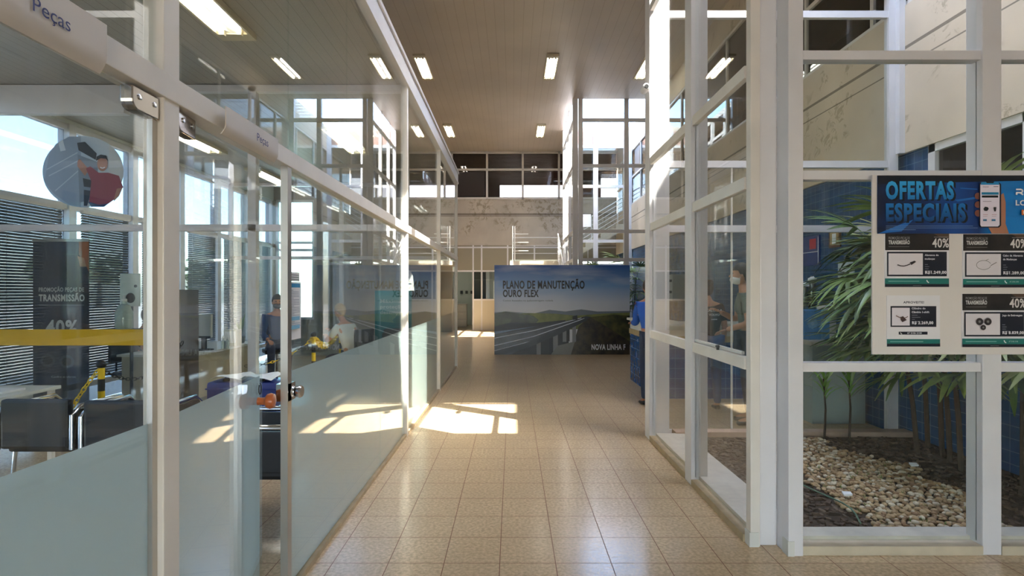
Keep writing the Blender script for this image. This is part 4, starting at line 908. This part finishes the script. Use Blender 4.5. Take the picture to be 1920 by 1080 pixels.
MB().lathe((c.x+.02, 6.2, 1.162), [(.085, 0), (.09, .02), (.09, .19), (.06, .27), (.025, .29), (.025, .32)], 20).build('jug', mat('jug_plastic', (176, 192, 192), .1), t2, smooth=True)
MB().lathe((c.x+.02, 6.2, 1.482), [(.03, 0), (.03, .03), (.008, .035), (.008, .07)], 12).build('pump', WH, t2)
# hanging bell-shaped tag at the glass post
c = P(764, 505, 7.4); q = MB(); w_ = 12.5*7.4/F; zt, zb = c.z, P(764, 545, 7.4).z
q.prism([(c.x-w_, 7.4, zb), (c.x+w_, 7.4, zb), (c.x+w_*.8, 7.4, zt-.09), (c.x+w_*.45, 7.4, zt-.02), (c.x, 7.4, zt), (c.x-w_*.45, 7.4, zt-.02), (c.x-w_*.8, 7.4, zt-.09)], (0, .012, 0))
t = thing('hanging_tag', 'white bell-shaped tag hanging behind the glass post', 'tag', (c.x, 7.4, zb)); q.build('card', WH, t)
p = Print((c.x, 7.399, zb)); p.rect(-.012, .02, .17, .2, K); p.rect(-.01, .06, .09, .1, K); p.done('print', t)
MB().tube([(c.x, 7.405, zt-.005), (c.x, 7.405, 3.87)], .0015, 5).build('string', WH, t)
# back room cabinet and switches
bx(-2.40, -1.98, 23.0, 23.5, .05, 1.05).build('filing_cabinet', mat('grey_cabinet', (150, 150, 146), .5), bevel=.01)
o = bpy.data.objects['filing_cabinet']; tag(o, 'low grey cabinet inside the pale back room doorway', 'cabinet')
for i in range(3): bx(-2.384, -1.996, 22.985, 23.0, .10+i*.31, .38+i*.31).build('drawer', mat('grey_drawer', (164, 164, 160), .5), o); bx(-2.25, -2.13, 22.975, 22.986, .30+i*.31, .32+i*.31).build('handle', STEEL, o)
for i, x in enumerate((-2.42, -2.18, -1.94)):
    o = bx(x-.06, x+.06, 25.36, 25.398, 1.48, 1.62).build('switch_box', mat('dark_switch', (70, 78, 78), .5)); tag(o, ('leftmost', 'middle', 'rightmost')[i]+' of the three small dark boxes on the pale back room wall', 'switch box', 'dark boxes on the back room wall')
# ------------------------------------------------------------------ staircase behind the second well
CONS = mat('step_concrete', (204, 194, 176), .8, noise_amt=.12, noise_scale=5)
t = thing('staircase', 'concrete staircase with white tube railings rising behind the second glass well', 'staircase', (2.5, 21, 0))
LZ = 2.75; n = 15; rise = (5.38-LZ)/n; run = .29; sx0 = 1.9
q = MB(); pts = [(sx0, 20.3, LZ-.22)]
q2 = []
for i in range(n): q2 += [(sx0+i*run, 20.3, LZ+(i)*rise+ (rise if True else 0)), (sx0+(i+1)*run, 20.3, LZ+(i+1)*rise)]
pts = [(sx0, 20.3, LZ-.15)]+[(sx0, 20.3, LZ)]+q2+[(sx0+n*run, 20.3, LZ+n*rise-.3)]
q.prism(pts, (0, 1.3, 0)); q.build('upper_flight', CONS, t)
bx(-.1, 1.9, 20.25, 21.7, LZ-.16, LZ).build('landing', CONS, t)
q = MB(); m_ = 15; r2 = LZ/m_
pts = [(.55, 20.25, LZ-.3)]; 
prof = []
for i in range(m_): prof += [(20.25-i*run, LZ-(i)*r2-r2), (20.25-(i+1)*run, LZ-(i+1)*r2)]
prof = [(20.25, LZ-.16)]+[(20.25, LZ-r2)]+prof[1:]+[(20.25-m_*run, 0), (20.25-m_*run+.35, 0)]
q.prism([(.62, y, z) for y, z in prof], (1.2, 0, 0)); q.build('lower_flight', CONS, t)
RAIL = mat('white_railing', (228, 226, 222), .35)
bx(.0, 1.8, 20.9, 21.2, 0, LZ-.16).build('support_wall', mat('support_grey', (150, 144, 134), .8), t)
for k, h in enumerate((1.02, .86, .70, .54, .38, .22)):
    MB().tube([(sx0, 20.33, LZ+h), (sx0+n*run, 20.33, LZ+n*rise+h)], .022 if k == 0 else .014, 8).build('rail', RAIL, t)
    if k % 2 == 0: MB().tube([(0, 20.28, LZ+h), (.6, 20.28, LZ+h)], .02 if k == 0 else .012, 8).build('rail', RAIL, t)
    if k % 2 == 0: MB().tube([(0, 21.65, LZ+h), (1.9, 21.65, LZ+h)], .02 if k == 0 else .012, 8).build('rail', RAIL, t)
    for x in (1.72,): MB().tube([(x, 20.25, LZ+h), (x, 20.25-m_*run, h+.02)], .025 if k == 0 else .016, 8).build('rail', RAIL, t)
for x in (0, .08): MB().tube([(x, 20.28, LZ), (x, 20.28, LZ+1.32)], .022, 8).build('rail_post', RAIL, t)
for i in range(5): x = sx0+.1+i*1.0; z = LZ+(x-sx0)/run*rise; MB().tube([(x, 20.33, z), (x, 20.33, z+1.02)], .018, 8).build('rail_post', RAIL, t)
for x in (1.72,):
    for i in range(4): y = 20.2-i*1.3; z = LZ-(20.25-y)/run*r2; MB().tube([(x, y, z), (x, y, z+1.02)], .02, 8).build('rail_post', RAIL, t)
# papers on the stair glass
o = bx(2.52, 2.80, 19.10, 19.13, 3.9, 4.35).build('notice_sheet', WH); tag(o, 'white sheets taped on the far side of the second glass well', 'notice')
# ------------------------------------------------------------------ people
SKN = mat('skin', (190, 138, 110), .5); SKD = mat('skin_brown', (160, 108, 80), .5)
def skinmesh(nodes, edges, lvl=2):
    me = bpy.data.meshes.new('s'); names = list(nodes)
    me.from_pydata([nodes[k][0] for k in names], [(names.index(a), names.index(b)) for a, b in edges], [])
    ob = bpy.data.objects.new('s', me); C.objects.link(ob)
    ob.modifiers.new('k', 'SKIN').use_smooth_shade = True
    sv = me.skin_vertices[0].data
    for i, k in enumerate(names):
        r = nodes[k][1]; sv[i].radius = r if isinstance(r, tuple) else (r, r); sv[i].use_root = (i == 0)
    if lvl: s = ob.modifiers.new('u', 'SUBSURF'); s.levels = lvl
    dg = bpy.context.evaluated_depsgraph_get(); dg.update()
    out = bpy.data.meshes.new_from_object(ob.evaluated_get(dg)); bpy.data.objects.remove(ob); bpy.data.meshes.remove(me); return out
BODY_E = [('pel', 'spi'), ('spi', 'che'), ('che', 'nek'), ('nek', 'hd0')]
for s in 'LR': BODY_E += [('che', 'sho'+s), ('sho'+s, 'elb'+s), ('elb'+s, 'wri'+s), ('pel', 'hip'+s), ('hip'+s, 'kne'+s), ('kne'+s, 'ank'+s), ('ank'+s, 'toe'+s)]
def stand_pose(lean=0., arms=None):
    J = dict(pel=(0, 0, .96), spi=(lean*.3, 0, 1.14), che=(lean*.7, 0, 1.36), nek=(lean, 0, 1.51), hd0=(lean*1.15+.01, 0, 1.60))
    for s, q in (('L', 1), ('R', -1)):
        J.update({'sho'+s: (lean*.8, .17*q, 1.42), 'elb'+s: (lean*.8-.03, .23*q, 1.13), 'wri'+s: (lean*.8+.06, .23*q, .88),
                  'hip'+s: (0, .09*q, .93), 'kne'+s: (.02, .10*q, .50), 'ank'+s: (-.02, .10*q, .08), 'toe'+s: (.14, .12*q, .03)})
    J.update(arms or {}); return J
def sit_pose(seat=.46, lean=0., arms=None):
    J = dict(pel=(0, 0, seat+.1), spi=(lean*.3, 0, seat+.28), che=(lean*.7, 0, seat+.50), nek=(lean, 0, seat+.65), hd0=(lean*1.2+.02, 0, seat+.74))
    for s, q in (('L', 1), ('R', -1)):
        J.update({'sho'+s: (lean*.8, .17*q, seat+.56), 'elb'+s: (lean*.8+.06, .23*q, seat+.28), 'wri'+s: (lean*.8+.28, .16*q, seat+.20),
                  'hip'+s: (.02, .10*q, seat+.08), 'kne'+s: (.44, .13*q, seat+.06), 'ank'+s: (.42, .13*q, .08), 'toe'+s: (.56, .14*q, .03)})
    J.update(arms or {}); return J
def person(loc, yaw, J, label, shirt, pants, skin=SKN, hair=BLACK, mask=None, sc=1., sleeves='long', hairlen=0, look=0., tilt=0., shoe=BLACK, bun=False):
    t = thing('person', label, 'person', loc); M = Matrix.Translation(Vector(loc)) @ Matrix.Rotation(yaw, 4, 'Z') @ Matrix.Scale(sc, 4)
    J = {k: Vector(v) for k, v in J.items()}
    R = dict(pel=(.135, .10), spi=(.125, .09), che=(.14, .10), nek=.052, hd0=.055, sho=.062, elb=.042, wri=.029, hip=.085, kne=.055, ank=.038, toe=.032)
    b = MB(); N = {k: (J[k], R[k if k in R else k[:3]]) for k in J}
    b.mesh(skinmesh(N, BODY_E), M)
    # head with face
    hc = J['hd0']+Vector((.015, 0, .075)); RM = Matrix.Rotation(look, 3, 'Z') @ Matrix.Rotation(tilt, 3, 'Y')
    hd = MB(); hd.ball((0, 0, 0), (.095, .076, .118), 18)
    for i, v in enumerate(hd.v):
        if v.z < -.03: v.y *= 1-.28*min(1, (-.03-v.z)/.09); v.x = v.x*.96+.008
    hd.tube([(.088, 0, .018), (.112, 0, -.022), (.09, 0, -.034)], [.006, .015, .010], 8)
    for q in (-1, 1): hd.ball((-.005, .077*q, -.008), (.02, .009, .03), 8)
    hd.ball((.083, 0, -.062), (.012, .024, .006), 8)
    M2 = M @ (Matrix.Translation(hc) @ RM.to_4x4())
    for v in hd.v: v[:] = M2 @ v
    b.add(hd.v, hd.f)
    for s in 'LR':                                    # hand: palm, four bent fingers, thumb from the side of the palm
        wv = J['wri'+s]; d = (wv-J['elb'+s]).normalized(); up = Vector((0, 0, 1)); side = d.cross(up); side = side.normalized() if side.length > .1 else Vector((0, 1, 0)); nrm = side.cross(d).normalized()
        q = 1 if s == 'L' else -1
        pal = {'a': (wv, (.026, .016)), 'b': (wv+d*.045, (.036, .014)), 'c': (wv+d*.085, (.036, .012))}
        b.mesh(skinmesh(pal, [('a', 'b'), ('b', 'c')], 1), M)
        for i, L in enumerate((.066, .076, .072, .056)):
            o = wv+d*.082+side*(.027-.018*i); c1 = o+d*L*.5-nrm*.006; c2 = o+d*L*.85-nrm*.028
            b.mesh(skinmesh({'a': (o, .009), 'b': (c1, .0085), 'c': (c2, .007)}, [('a', 'b'), ('b', 'c')], 1), M)
        o = wv+d*.03+side*.026*q; b.mesh(skinmesh({'a': (o, .012), 'b': (o+d*.03+side*.022*q-nrm*.01, .010), 'c': (o+d*.058+side*.026*q-nrm*.02, .008)}, [('a', 'b'), ('b', 'c')], 1), M)
    bd_ = b.build('body', skin, t, smooth=True)
    ey = MB()
    for q in (-1, 1): ey.ball((.086, .030*q, .014), (.010, .014, .008), 8)
    for v in ey.v: v[:] = M2 @ v
    ey.build('eyes', ink((30, 24, 22)), bd_)
    def cloth(name, keys, edges, grow, m):
        n = {}
        for k in keys:
            p_, r = N[k][0], N[k][1]; r = r if isinstance(r, tuple) else (r, r); n[k] = (p_, (r[0]+grow, r[1]+grow))
        o = MB(); o.mesh(skinmesh(n, [e for e in edges if e[0] in n and e[1] in n]), M); return o.build(name, m, t, smooth=True)
    keys = ['pel', 'spi', 'che', 'nek', 'shoL', 'shoR', 'elbL', 'elbR']
    Nn = dict(N); J0 = J['nek']
    N['nek'] = (J['che'].lerp(J['nek'], .62), .06)
    if sleeves == 'short':
        for s in 'LR': N['elb'+s] = (J['sho'+s].lerp(J['elb'+s], .72), .048)
    else:
        keys += ['wriL', 'wriR']
        for s in 'LR': N['wri'+s] = (J['elb'+s].lerp(J['wri'+s], .9), .03)
    cloth('shirt', keys, BODY_E, .014, shirt)
    N = dict(Nn); N['pel'] = (J['pel']-Vector((0, 0, .03)), (.14, .11))
    cloth('trousers', ['pel', 'hipL', 'hipR', 'kneL', 'kneR', 'ankL', 'ankR'], BODY_E, .013, pants)
    for s in 'LR':
        a, e = J['ank'+s], J['toe'+s]; o = MB(); o.mesh(skinmesh({'a': (a+(a-e)*.25+Vector((0, 0, -.045)), (.04, .035)), 'b': (a.lerp(e, .5)+Vector((0, 0, -.02)), (.045, .035)), 'c': (e+(e-a)*.1, (.042, .026))}, [('a', 'b'), ('b', 'c')]), M); o.build('shoe', shoe, t, smooth=True)
    h = MB(); h.ball((-.012, 0, .022), (.102, .088, .118), 18)
    for v in h.v:
        cut = .045 if v.x > .02 else (-.075-hairlen if v.x < -.04 else -.02)
        if v.z < cut: v.z = cut; v.x *= .96; v.y *= .97
    if bun: h.ball((-.10, 0, .09), .045, 12)
    for v in h.v: v[:] = M2 @ v
    h.build('hair', hair, t, smooth=True)
    if mask:
        k_ = MB(); k_.ball((.030, 0, -.058), (.085, .072, .055), 14)
        for v in k_.v:
            if v.x < .012: v.x = .012
        for q in (-1, 1): k_.tube([(.03, .072*q, -.045), (-.01, .083*q, -.012)], .002, 5)
        for v in k_.v: v[:] = M2 @ v
        k_.build('face_mask', mask, t, smooth=True)
    return t, M, M2
BLUES = mat('blue_shirt', (32, 82, 168), .8, noise_amt=.12, noise_scale=9); JEAN = mat('dark_jeans', (38, 48, 72), .85, noise_amt=.15, noise_scale=12)
NAVYS = mat('navy_shirt', (40, 62, 104), .85, noise_amt=.12, noise_scale=9); HAIRB = mat('brown_hair', (60, 42, 32), .7, noise_amt=.3, noise_scale=30); HAIRD = mat('dark_hair', (28, 22, 20), .6, noise_amt=.3, noise_scale=30)
GREYH = mat('fair_hair', (168, 146, 112), .7, noise_amt=.3, noise_scale=30); WSH = mat('white_shirt', (206, 210, 210), .85, noise_amt=.06, noise_scale=9); GGR = mat('grey_green_shirt', (108, 116, 110), .85, noise_amt=.12, noise_scale=9)
MASKW = mat('white_mask', (222, 224, 226), .8); MASKB = mat('black_mask', (28, 30, 34), .8); BLKS = mat('black_shirt', (22, 22, 26), .85)
up = {'elbL': (.22, .17, 1.16), 'wriL': (.40, .18, 1.155), 'elbR': (.22, -.26, 1.16), 'wriR': (.40, -.18, 1.155)}
person((1.95, 7.50, 0), math.radians(90), stand_pose(.12, up), 'person in a blue shirt and dark jeans leaning on the near corner of the counter', BLUES, JEAN, SKD, HAIRB, None, .985)
person((2.86, 6.45, 0), math.radians(165), stand_pose(.06, {'elbR': (.10, -.27, 1.15), 'wriR': (.30, -.12, 1.25), 'elbL': (.05, .26, 1.14), 'wriL': (.26, .14, 1.06)}),
       'person in a white face mask and grey-green shirt behind the garden glass, one hand raised', GGR, JEAN, SKN, HAIRD, MASKW, 1.075, 'short')
pb, M, M2 = person((2.66, 7.2, 0), math.radians(95), stand_pose(.06), 'person with tied-back hair in a black shirt with white lettering, seen from behind', BLKS, mat('blue_jeans', (52, 76, 120), .85, noise_amt=.15, noise_scale=12), SKN, HAIRB, None, .97, 'short', .05, bun=True)
q = MB()
for i, s in enumerate(('CALCULA', 'VOLVO', '.com.br')):
    q.text(s, (2.66, 7.05, 1.33-i*.055), (1, 0, 0), (0, 0, 1), (.032, .028, .018)[i], 0, 1.05, 'CENTER', .02)
q.build('shirt_lettering', WH, pb)
# seated people in the office
def stool(x, y, h, label, m=BLACK, back=0., yaw=0):
    t = thing('office_chair', label, 'chair', (x, y, 0)); d = Vector((math.cos(yaw), math.sin(yaw), 0)); s = Vector((-d.y, d.x, 0)); o = Vector((x, y, 0))
    q = MB(); pts = [o+d*.22+s*.2, o+d*.22-s*.2, o-d*.2-s*.22, o-d*.2+s*.22]; q.prism([v+Vector((0, 0, h-.07)) for v in pts], (0, 0, .07)); q.build('seat', m, t, bevel=.02)
    q = MB(); pts = [o-d*.27+s*.2, o-d*.27-s*.2, o-d*.225-s*.2, o-d*.225+s*.2]; q.prism([v+Vector((0, 0, h+.12)) for v in pts], (0, 0, .42)); q.build('backrest', m, t, bevel=.015)
    MB().tube([o-d*.15+Vector((0, 0, h-.05)), o-d*.3+Vector((0, 0, h-.03)), o-d*.285+Vector((0, 0, h+.3))], .014, 8).build('back_stem', BLACK, t)
    MB().tube([o+Vector((0, 0, .08)), o+Vector((0, 0, h-.06))], .025, 10).build('column', CHROME, t)
    for i in range(5):
        a = yaw+i*2*math.pi/5; e = o+Vector((math.cos(a)*.27, math.sin(a)*.27, .07)); MB().tube([o+Vector((0, 0, .10)), e], [.025, .016], 8).build('leg', BLACK, t); MB().ball(e-Vector((0, 0, .04)), .03, 10).build('castor', BLACK, t, smooth=True)
    return t
c = P(519, 600, 9.1); stool(c.x, 9.1, .62, 'black office chair under the seated person in navy blue', yaw=math.radians(-60))
person((c.x, 9.1, 0), math.radians(-60), sit_pose(.60, .04, {'ankL': (.36, .13, .10), 'ankR': (.40, -.13, .10), 'toeL': (.5, .14, .05), 'toeR': (.54, -.14, .05)}), 'person in a navy shirt and dark face mask seated far back in the office', NAVYS, JEAN, SKD, HAIRD, MASKB, 1.0)
c = P(662, 640, 8.6); stool(c.x, 8.6, .46, 'black office chair under the person in white', yaw=math.radians(150))
person((c.x, 8.6, 0), math.radians(150), sit_pose(.45, .22, {'elbL': (.34, .24, .80), 'wriL': (.52, .10, .86), 'elbR': (.36, -.22, .78), 'wriR': (.56, -.10, .92)}), 'person with fair hair and a white shirt bending forward in the office', WSH, JEAN, SKN, GREYH, None, 1.0, 'short', .04, tilt=.3)
stool(-5.75+.3, 7.75, .46, 'black office chair behind the desk', yaw=0)
pa, M, M2 = person((-5.42, 7.75, 0), 0, sit_pose(.45, .1, {'elbR': (.30, -.24, .76), 'wriR': (.62, -.20, .79), 'elbL': (.28, .24, .76), 'wriL': (.56, .16, .79)}), 'person at the desk hidden behind the brown cabinet but for a forearm with a watch', BLKS, JEAN, SKD, HAIRD, None, .98, 'short')
MB().tube([M @ Vector((.55, -.205+.036*math.cos(a), .785+.034*math.sin(a))) for a in [i*math.pi/6 for i in range(13)]], .008, 6).build('wristwatch', BLACK, pa)
# ------------------------------------------------------------------ garden in the first well
GZ = .034
PEB = [mat('pebble_%d' % i, c, .75, noise_amt=.2, noise_scale=20) for i, c in enumerate(((176, 146, 106), (160, 130, 92), (184, 158, 120), (146, 114, 82), (206, 190, 164)))]
BARK = [mat('bark_%d' % i, c, .9, noise_amt=.35, noise_scale=25, bump=.4) for i, c in enumerate(((88, 70, 56), (66, 52, 42), (108, 90, 74)))]
def pebmesh(k):
    bm = bmesh.new(); bmesh.ops.create_icosphere(bm, subdivisions=2, radius=1); s = Vector((1, random.uniform(.65, .95), random.uniform(.5, .7)))
    for v in bm.verts:
        v.co = Vector((v.co.x*s.x, v.co.y*s.y, v.co.z*s.z))*(1+.22*noise.noise(v.co*1.3+Vector((k*7, 0, 0))))
    z = min(v.co.z for v in bm.verts)
    for v in bm.verts: v.co.z -= z
    me = bpy.data.meshes.new('pebble'); bm.to_mesh(me); bm.free()
    for p_ in me.polygons: p_.use_smooth = True
    me.materials.append(PEB[k % 5]); return me
def chipmesh(k):
    q = []; n = 7
    for i in range(n): a = 2*math.pi*i/n; r = random.uniform(.55, 1); q.append((r*math.cos(a)*1.2, r*math.sin(a)*.6, 0))
    bm = bmesh.new(); lo = [bm.verts.new(v) for v in q]; hi = [bm.verts.new((v[0]*.8+random.uniform(-.1, .1), v[1]*.8, random.uniform(.22, .5))) for v in q]
    bm.faces.new(lo[::-1]); bm.faces.new(hi)
    for i in range(n): bm.faces.new((lo[i], lo[(i+1) % n], hi[(i+1) % n], hi[i]))
    bmesh.ops.recalc_face_normals(bm, faces=bm.faces)
    me = bpy.data.meshes.new('bark_chip'); bm.to_mesh(me); bm.free(); me.materials.append(BARK[k % 3]); return me
PM = [pebmesh(i) for i in range(10)]; BM_ = [chipmesh(i) for i in range(9)]
def strip(x, y):                                      # <0 inside the pebble strip, measured on the bed
    lo = 2.34+.10*math.sin(y*2.1)+(.22*(y-4.3) if y > 4.3 else 0) - (.0 if y > 3.9 else (3.9-y)*.15)
    hi = 3.36+.08*math.sin(y*3.+1)+.05*(y-3.5)-(.35*(y-4.9) if y > 4.9 else 0)
    n_ = .16*noise.noise(Vector((x*3, y*3, 0)))
    return lo+n_ < x < hi+n_*1.5
def scatter(step, x0, x1, y0, y1, test):
    out = []; y = y0
    while y < y1:
        x = x0
        while x < x1:
            a, b = x+random.uniform(-.45, .45)*step, y+random.uniform(-.45, .45)*step
            if test(a, b): out.append((a, b))
            x += step
        y += step
    return out
pe = scatter(.034, 1.9, 4.2, 3.5, 5.66, strip); ch = scatter(.055, 1.9, 4.25, 3.5, 5.66, lambda x, y: not strip(x, y))
pe.sort(key=lambda v: v[1]); ch.sort(key=lambda v: v[1])
def place_all(lst, meshes, name, label, cat, group, s0, s1, nm):
    for i, (x, y) in enumerate(lst[:300]):
        o = bpy.data.objects.new(name, meshes[i % len(meshes)]); C.objects.link(o); s = random.uniform(s0, s1); o.location = (x, y, GZ); o.scale = (s, s, s); o.rotation_euler = (0, 0, random.uniform(0, 6.28)); tag(o, label, cat, group)
    q = MB(); ms = list(dict.fromkeys(m.materials[0] for m in meshes))
    for i, (x, y) in enumerate(lst[300:]):
        me = meshes[i % len(meshes)]; s = random.uniform(s0, s1)
        q.mesh(me, Matrix.Translation((x, y, GZ+random.uniform(0, .006))) @ Matrix.Rotation(random.uniform(0, 6.28), 4, 'Z') @ Matrix.Scale(s, 4), ms.index(me.materials[0]))
    o = q.build(nm, ms); tag(o, 'further '+label.split(',')[0]+' spread deeper in the bed', cat, None, 'stuff')
place_all(pe, PM, 'pebble', 'rounded tan pebble in the pale strip near the front glass', 'pebble', 'pebbles in the garden bed', .013, .027, 'pebbles')
place_all(ch, BM_, 'bark_chip', 'flat brown bark chip in the bed near the front glass', 'bark chip', 'bark chips in the garden bed', .028, .05, 'bark_chips')
q = MB()
for i in range(60):
    x, y = random.choice(pe[:1300]); o = Vector((x, y, GZ+.01))
    for j in range(5):
        d = Vector((random.uniform(-.03, .03), random.uniform(-.03, .03), random.uniform(.02, .05))); s = Vector((-d.y, d.x, 0)).normalized()*.003 if (d.x or d.y) else Vector((.003, 0, 0)); q.add([o-s, o+s, o+d], [(0, 1, 2)])
tag(q.build('grass_tufts', mat('weed_green', (96, 128, 48), .6)), 'small green weeds growing between the pebbles', 'weeds', None, 'stuff')
q = MB(); q.tube([(2.28+.09*math.sin(i*.5), 3.5+i*.11, GZ+.045+.01*math.sin(i)) for i in range(16)], .006, 6)
tag(q.build('green_hose', mat('hose_green', (84, 116, 96), .5), smooth=True), 'thin green hose lying along the left edge of the pebble strip', 'hose')
for i, (x, y, lb) in enumerate(((2.05, 4.55, 'white litter scrap on the bark at the left of the bed'), (3.45, 4.62, 'white litter scrap on the dark bark below the palm'), (2.45, 3.95, 'white litter scrap on the bark beside the green hose'))):
    o = MB().prism([(x, y, GZ+.05), (x+.07, y+.01, GZ+.05), (x+.08, y+.05, GZ+.055), (x+.01, y+.045, GZ+.06)], (0, 0, .012)).build('litter_scrap', WH); tag(o, lb, 'litter')
# palms: fan leaves on thin stems
FR = [mat('palm_leaf_%d' % i, c, .42, noise_amt=.3, noise_scale=9) for i, c in enumerate(((104, 132, 62), (82, 112, 54), (136, 156, 84), (168, 172, 112)))]
STEM = mat('palm_stem', (66, 52, 40), .9, noise_amt=.3, noise_scale=20, bump=.5)
def frondmesh(k, nl=9, L=.46, pl=.38):
    q = MB(); q.tube([(0, 0, 0), (pl*.5, 0, pl*.28), (pl, 0, pl*.34)], [.006, .005, .004], 6)
    o = Vector((pl, 0, pl*.34))
    for i in range(nl):
        a = (i/(nl-1)-.5)*2.5+random.uniform(-.06, .06); d = Vector((math.cos(a), math.sin(a), 0)); s = Vector((-d.y, d.x, 0)); l = L*(1-.25*abs(i/(nl-1)-.5)*2)*random.uniform(.88, 1.08); n = 5
        up_, dr = random.uniform(.02, .18), random.uniform(.30, .55); vs = []
        for j in range(n+1):
            u = j/n; c_ = o+d*l*u+Vector((0, 0, up_*l*u-dr*l*u*u)); w_ = .021*(math.sin(math.pi*min(.95, .12+u*.85))**.7) if j < n else .003
            vs += [c_-s*w_, c_-Vector((0, 0, w_*.35)), c_+s*w_]
        q.add(vs, [f for j in range(n) for f in ((j*3, j*3+1, j*3+4, j*3+3), (j*3+1, j*3+2, j*3+5, j*3+4))])
    me = bpy.data.meshes.new('frond'); me.from_pydata(q.v, [], q.f); me.materials.append(FR[k % 4])
    for p_ in me.polygons: p_.use_smooth = True
    return me
FM = [frondmesh(i, 8+i % 3) for i in range(8)]
def palm(label, base, stems, sc=1.):
    t = thing('fan_palm', label, 'palm', base); b = Vector(base)
    for (dx, dy, h, lx, ly, nf, sd) in stems:
        random.seed(sd); o = Vector((dx, dy, 0)); top = o+Vector((lx, ly, h)); pts = [o+Vector((lx*u**1.5, ly*u**1.5, h*u)) for u in (0, .25, .5, .75, 1)]
        q = MB(); q.tube([b+v for v in pts], [.022, .020, .018, .017, .012], 8); q.build('stem', STEM, t)
        for i in range(nf):
            u = .38+.62*(i+.5)/nf; k = min(3, int(u*4)); f_ = u*4-k; pos = pts[k].lerp(pts[k+1], f_); fo = bpy.data.objects.new('frond', FM[random.randrange(8)]); C.objects.link(fo); fo.parent = t
            fo.location = pos; fo.rotation_euler = (random.uniform(-.2, .2), -random.uniform(-.45, .75)*(1 if u > .7 else .5), 1.15+((i*2.4+random.uniform(-.4, .4)) % 6.283)*.634); s = sc*random.uniform(.8, 1.15); fo.scale = (s, s, s)
    return t
palm('large dark fan palm with many stems against the blue wall of the garden well', (4.02, 4.9, GZ), ((0, .1, 2.1, -.1, .05, 21, 1), (.08, -.25, 1.95, -.05, -.1, 20, 2), (-.12, .25, 1.85, -.25, .1, 20, 3), (.1, .4, 2.1, -.1, .1, 18, 4), (-.05, -.05, 1.5, -.2, -.1, 19, 5)), 1.2)
palm('second fan palm at the right end of the bed, mostly behind the offers board', (3.98, 4.42, GZ), ((0, 0, 2.0, -.05, .05, 24, 6), (-.1, .2, 1.8, -.1, .1, 22, 7), (.1, -.15, 1.9, 0, 0, 20, 8)), 1.15)
def sapling(label, x, y, h, n, sd):
    random.seed(sd); t = thing('palm_sapling', label, 'sapling', (x, y, GZ)); q = MB(); q.tube([(x, y, GZ), (x+.012, y, GZ+h*.35), (x-.01, y, GZ+h*.7)], [.013, .010, .007], 7); q.build('stem', STEM, t)
    for i in range(n):
        q = MB(); a = i*2.4+random.uniform(-.3, .3); d = Vector((math.cos(a), math.sin(a), 0)); s = Vector((-d.y, d.x, 0)); z0 = h*(.45+.3*i/n); o = Vector((x, y, GZ+z0)); l = random.uniform(.16, .3)*h; vs = []
        for j in range(6):
            u = j/5; c_ = o+d*l*u*(.5+.5*u)+Vector((0, 0, l*(1.15*u-.45*u*u))); w_ = .016*math.sin(math.pi*min(.97, .15+u*.82)); vs += [c_-s*w_, c_+s*w_]
        q.add(vs, [(j*2, j*2+1, j*2+3, j*2+2) for j in range(5)]); q.build('leaf', mat('sapling_leaf', (112, 158, 62), .45, noise_amt=.2, noise_scale=12), t)
    return t
sapling('thin sapling with bright green blades at the far left of the garden bed', 3.28, 5.62, .92, 14, 11)
sapling('darker thin sapling standing just right of the bright one at the back of the bed', 3.53, 5.6, .98, 12, 12)
# palm in the second well
palm('fan palm inside the second glass well, its fronds showing above the hoarding', (3.75, 17.2, 0), ((0, 0, 2.4, -.1, -.1, 16, 21), (.2, .3, 2.0, .1, 0, 14, 22), (-.4, .2, 2.2, -.5, 0, 14, 23)), 1.35)
palm('smaller fan palm in the second glass well behind the middle of the hoarding', (2.75, 17.6, 0), ((0, 0, 2.5, 0, -.1, 10, 24),), 1.0)
struct('floor_far_garden', bx(1.95, XW, YC+.1, YD-.1, 0, .03), SOIL)
# ------------------------------------------------------------------ outside the facade
def tree(x, y, h, r, label, sd):
    random.seed(sd); t = thing('tree', label, 'tree', (x, y, -.2), 'trees beyond the forecourt'); MB().tube([(x, y, -.2), (x+.1, y, h*.3), (x, y, h*.6)], [.3, .22, .12], 8).build('trunk', STEM, t)
    q = MB()
    for i in range(260):
        d = Vector((random.gauss(0, 1), random.gauss(0, 1), random.gauss(0, .7))).normalized()*r*random.uniform(.5, 1); c_ = Vector((x, y, h*.72))+Vector((d.x, d.y, d.z*.75)); a = Vector((random.gauss(0, 1), random.gauss(0, 1), random.gauss(0, 1))).normalized(); b = a.orthogonal().normalized(); s = random.uniform(.25, .5)
        q.add([c_+a*s, c_+b*s*.6, c_-a*s, c_-b*s*.6], [(0, 1, 2, 3)])
    q.build('crown', mat('tree_leaf', (66, 88, 46), .7, noise_amt=.3, noise_scale=2), t)
for i, (x, y, h, r) in enumerate(((-46, 34, 5.2, 2.6), (-50, 45, 6.2, 3.2), (-44, 52, 5.0, 2.6), (-48, 62, 6.0, 3.2), (-40, 66, 5, 2.6))):
    tree(x, y, h, r, ('low round tree', 'tallest tree', 'small bushy tree', 'wide dark tree', 'last low tree')[i]+' far beyond the forecourt, seen through the facade glass', 40+i)
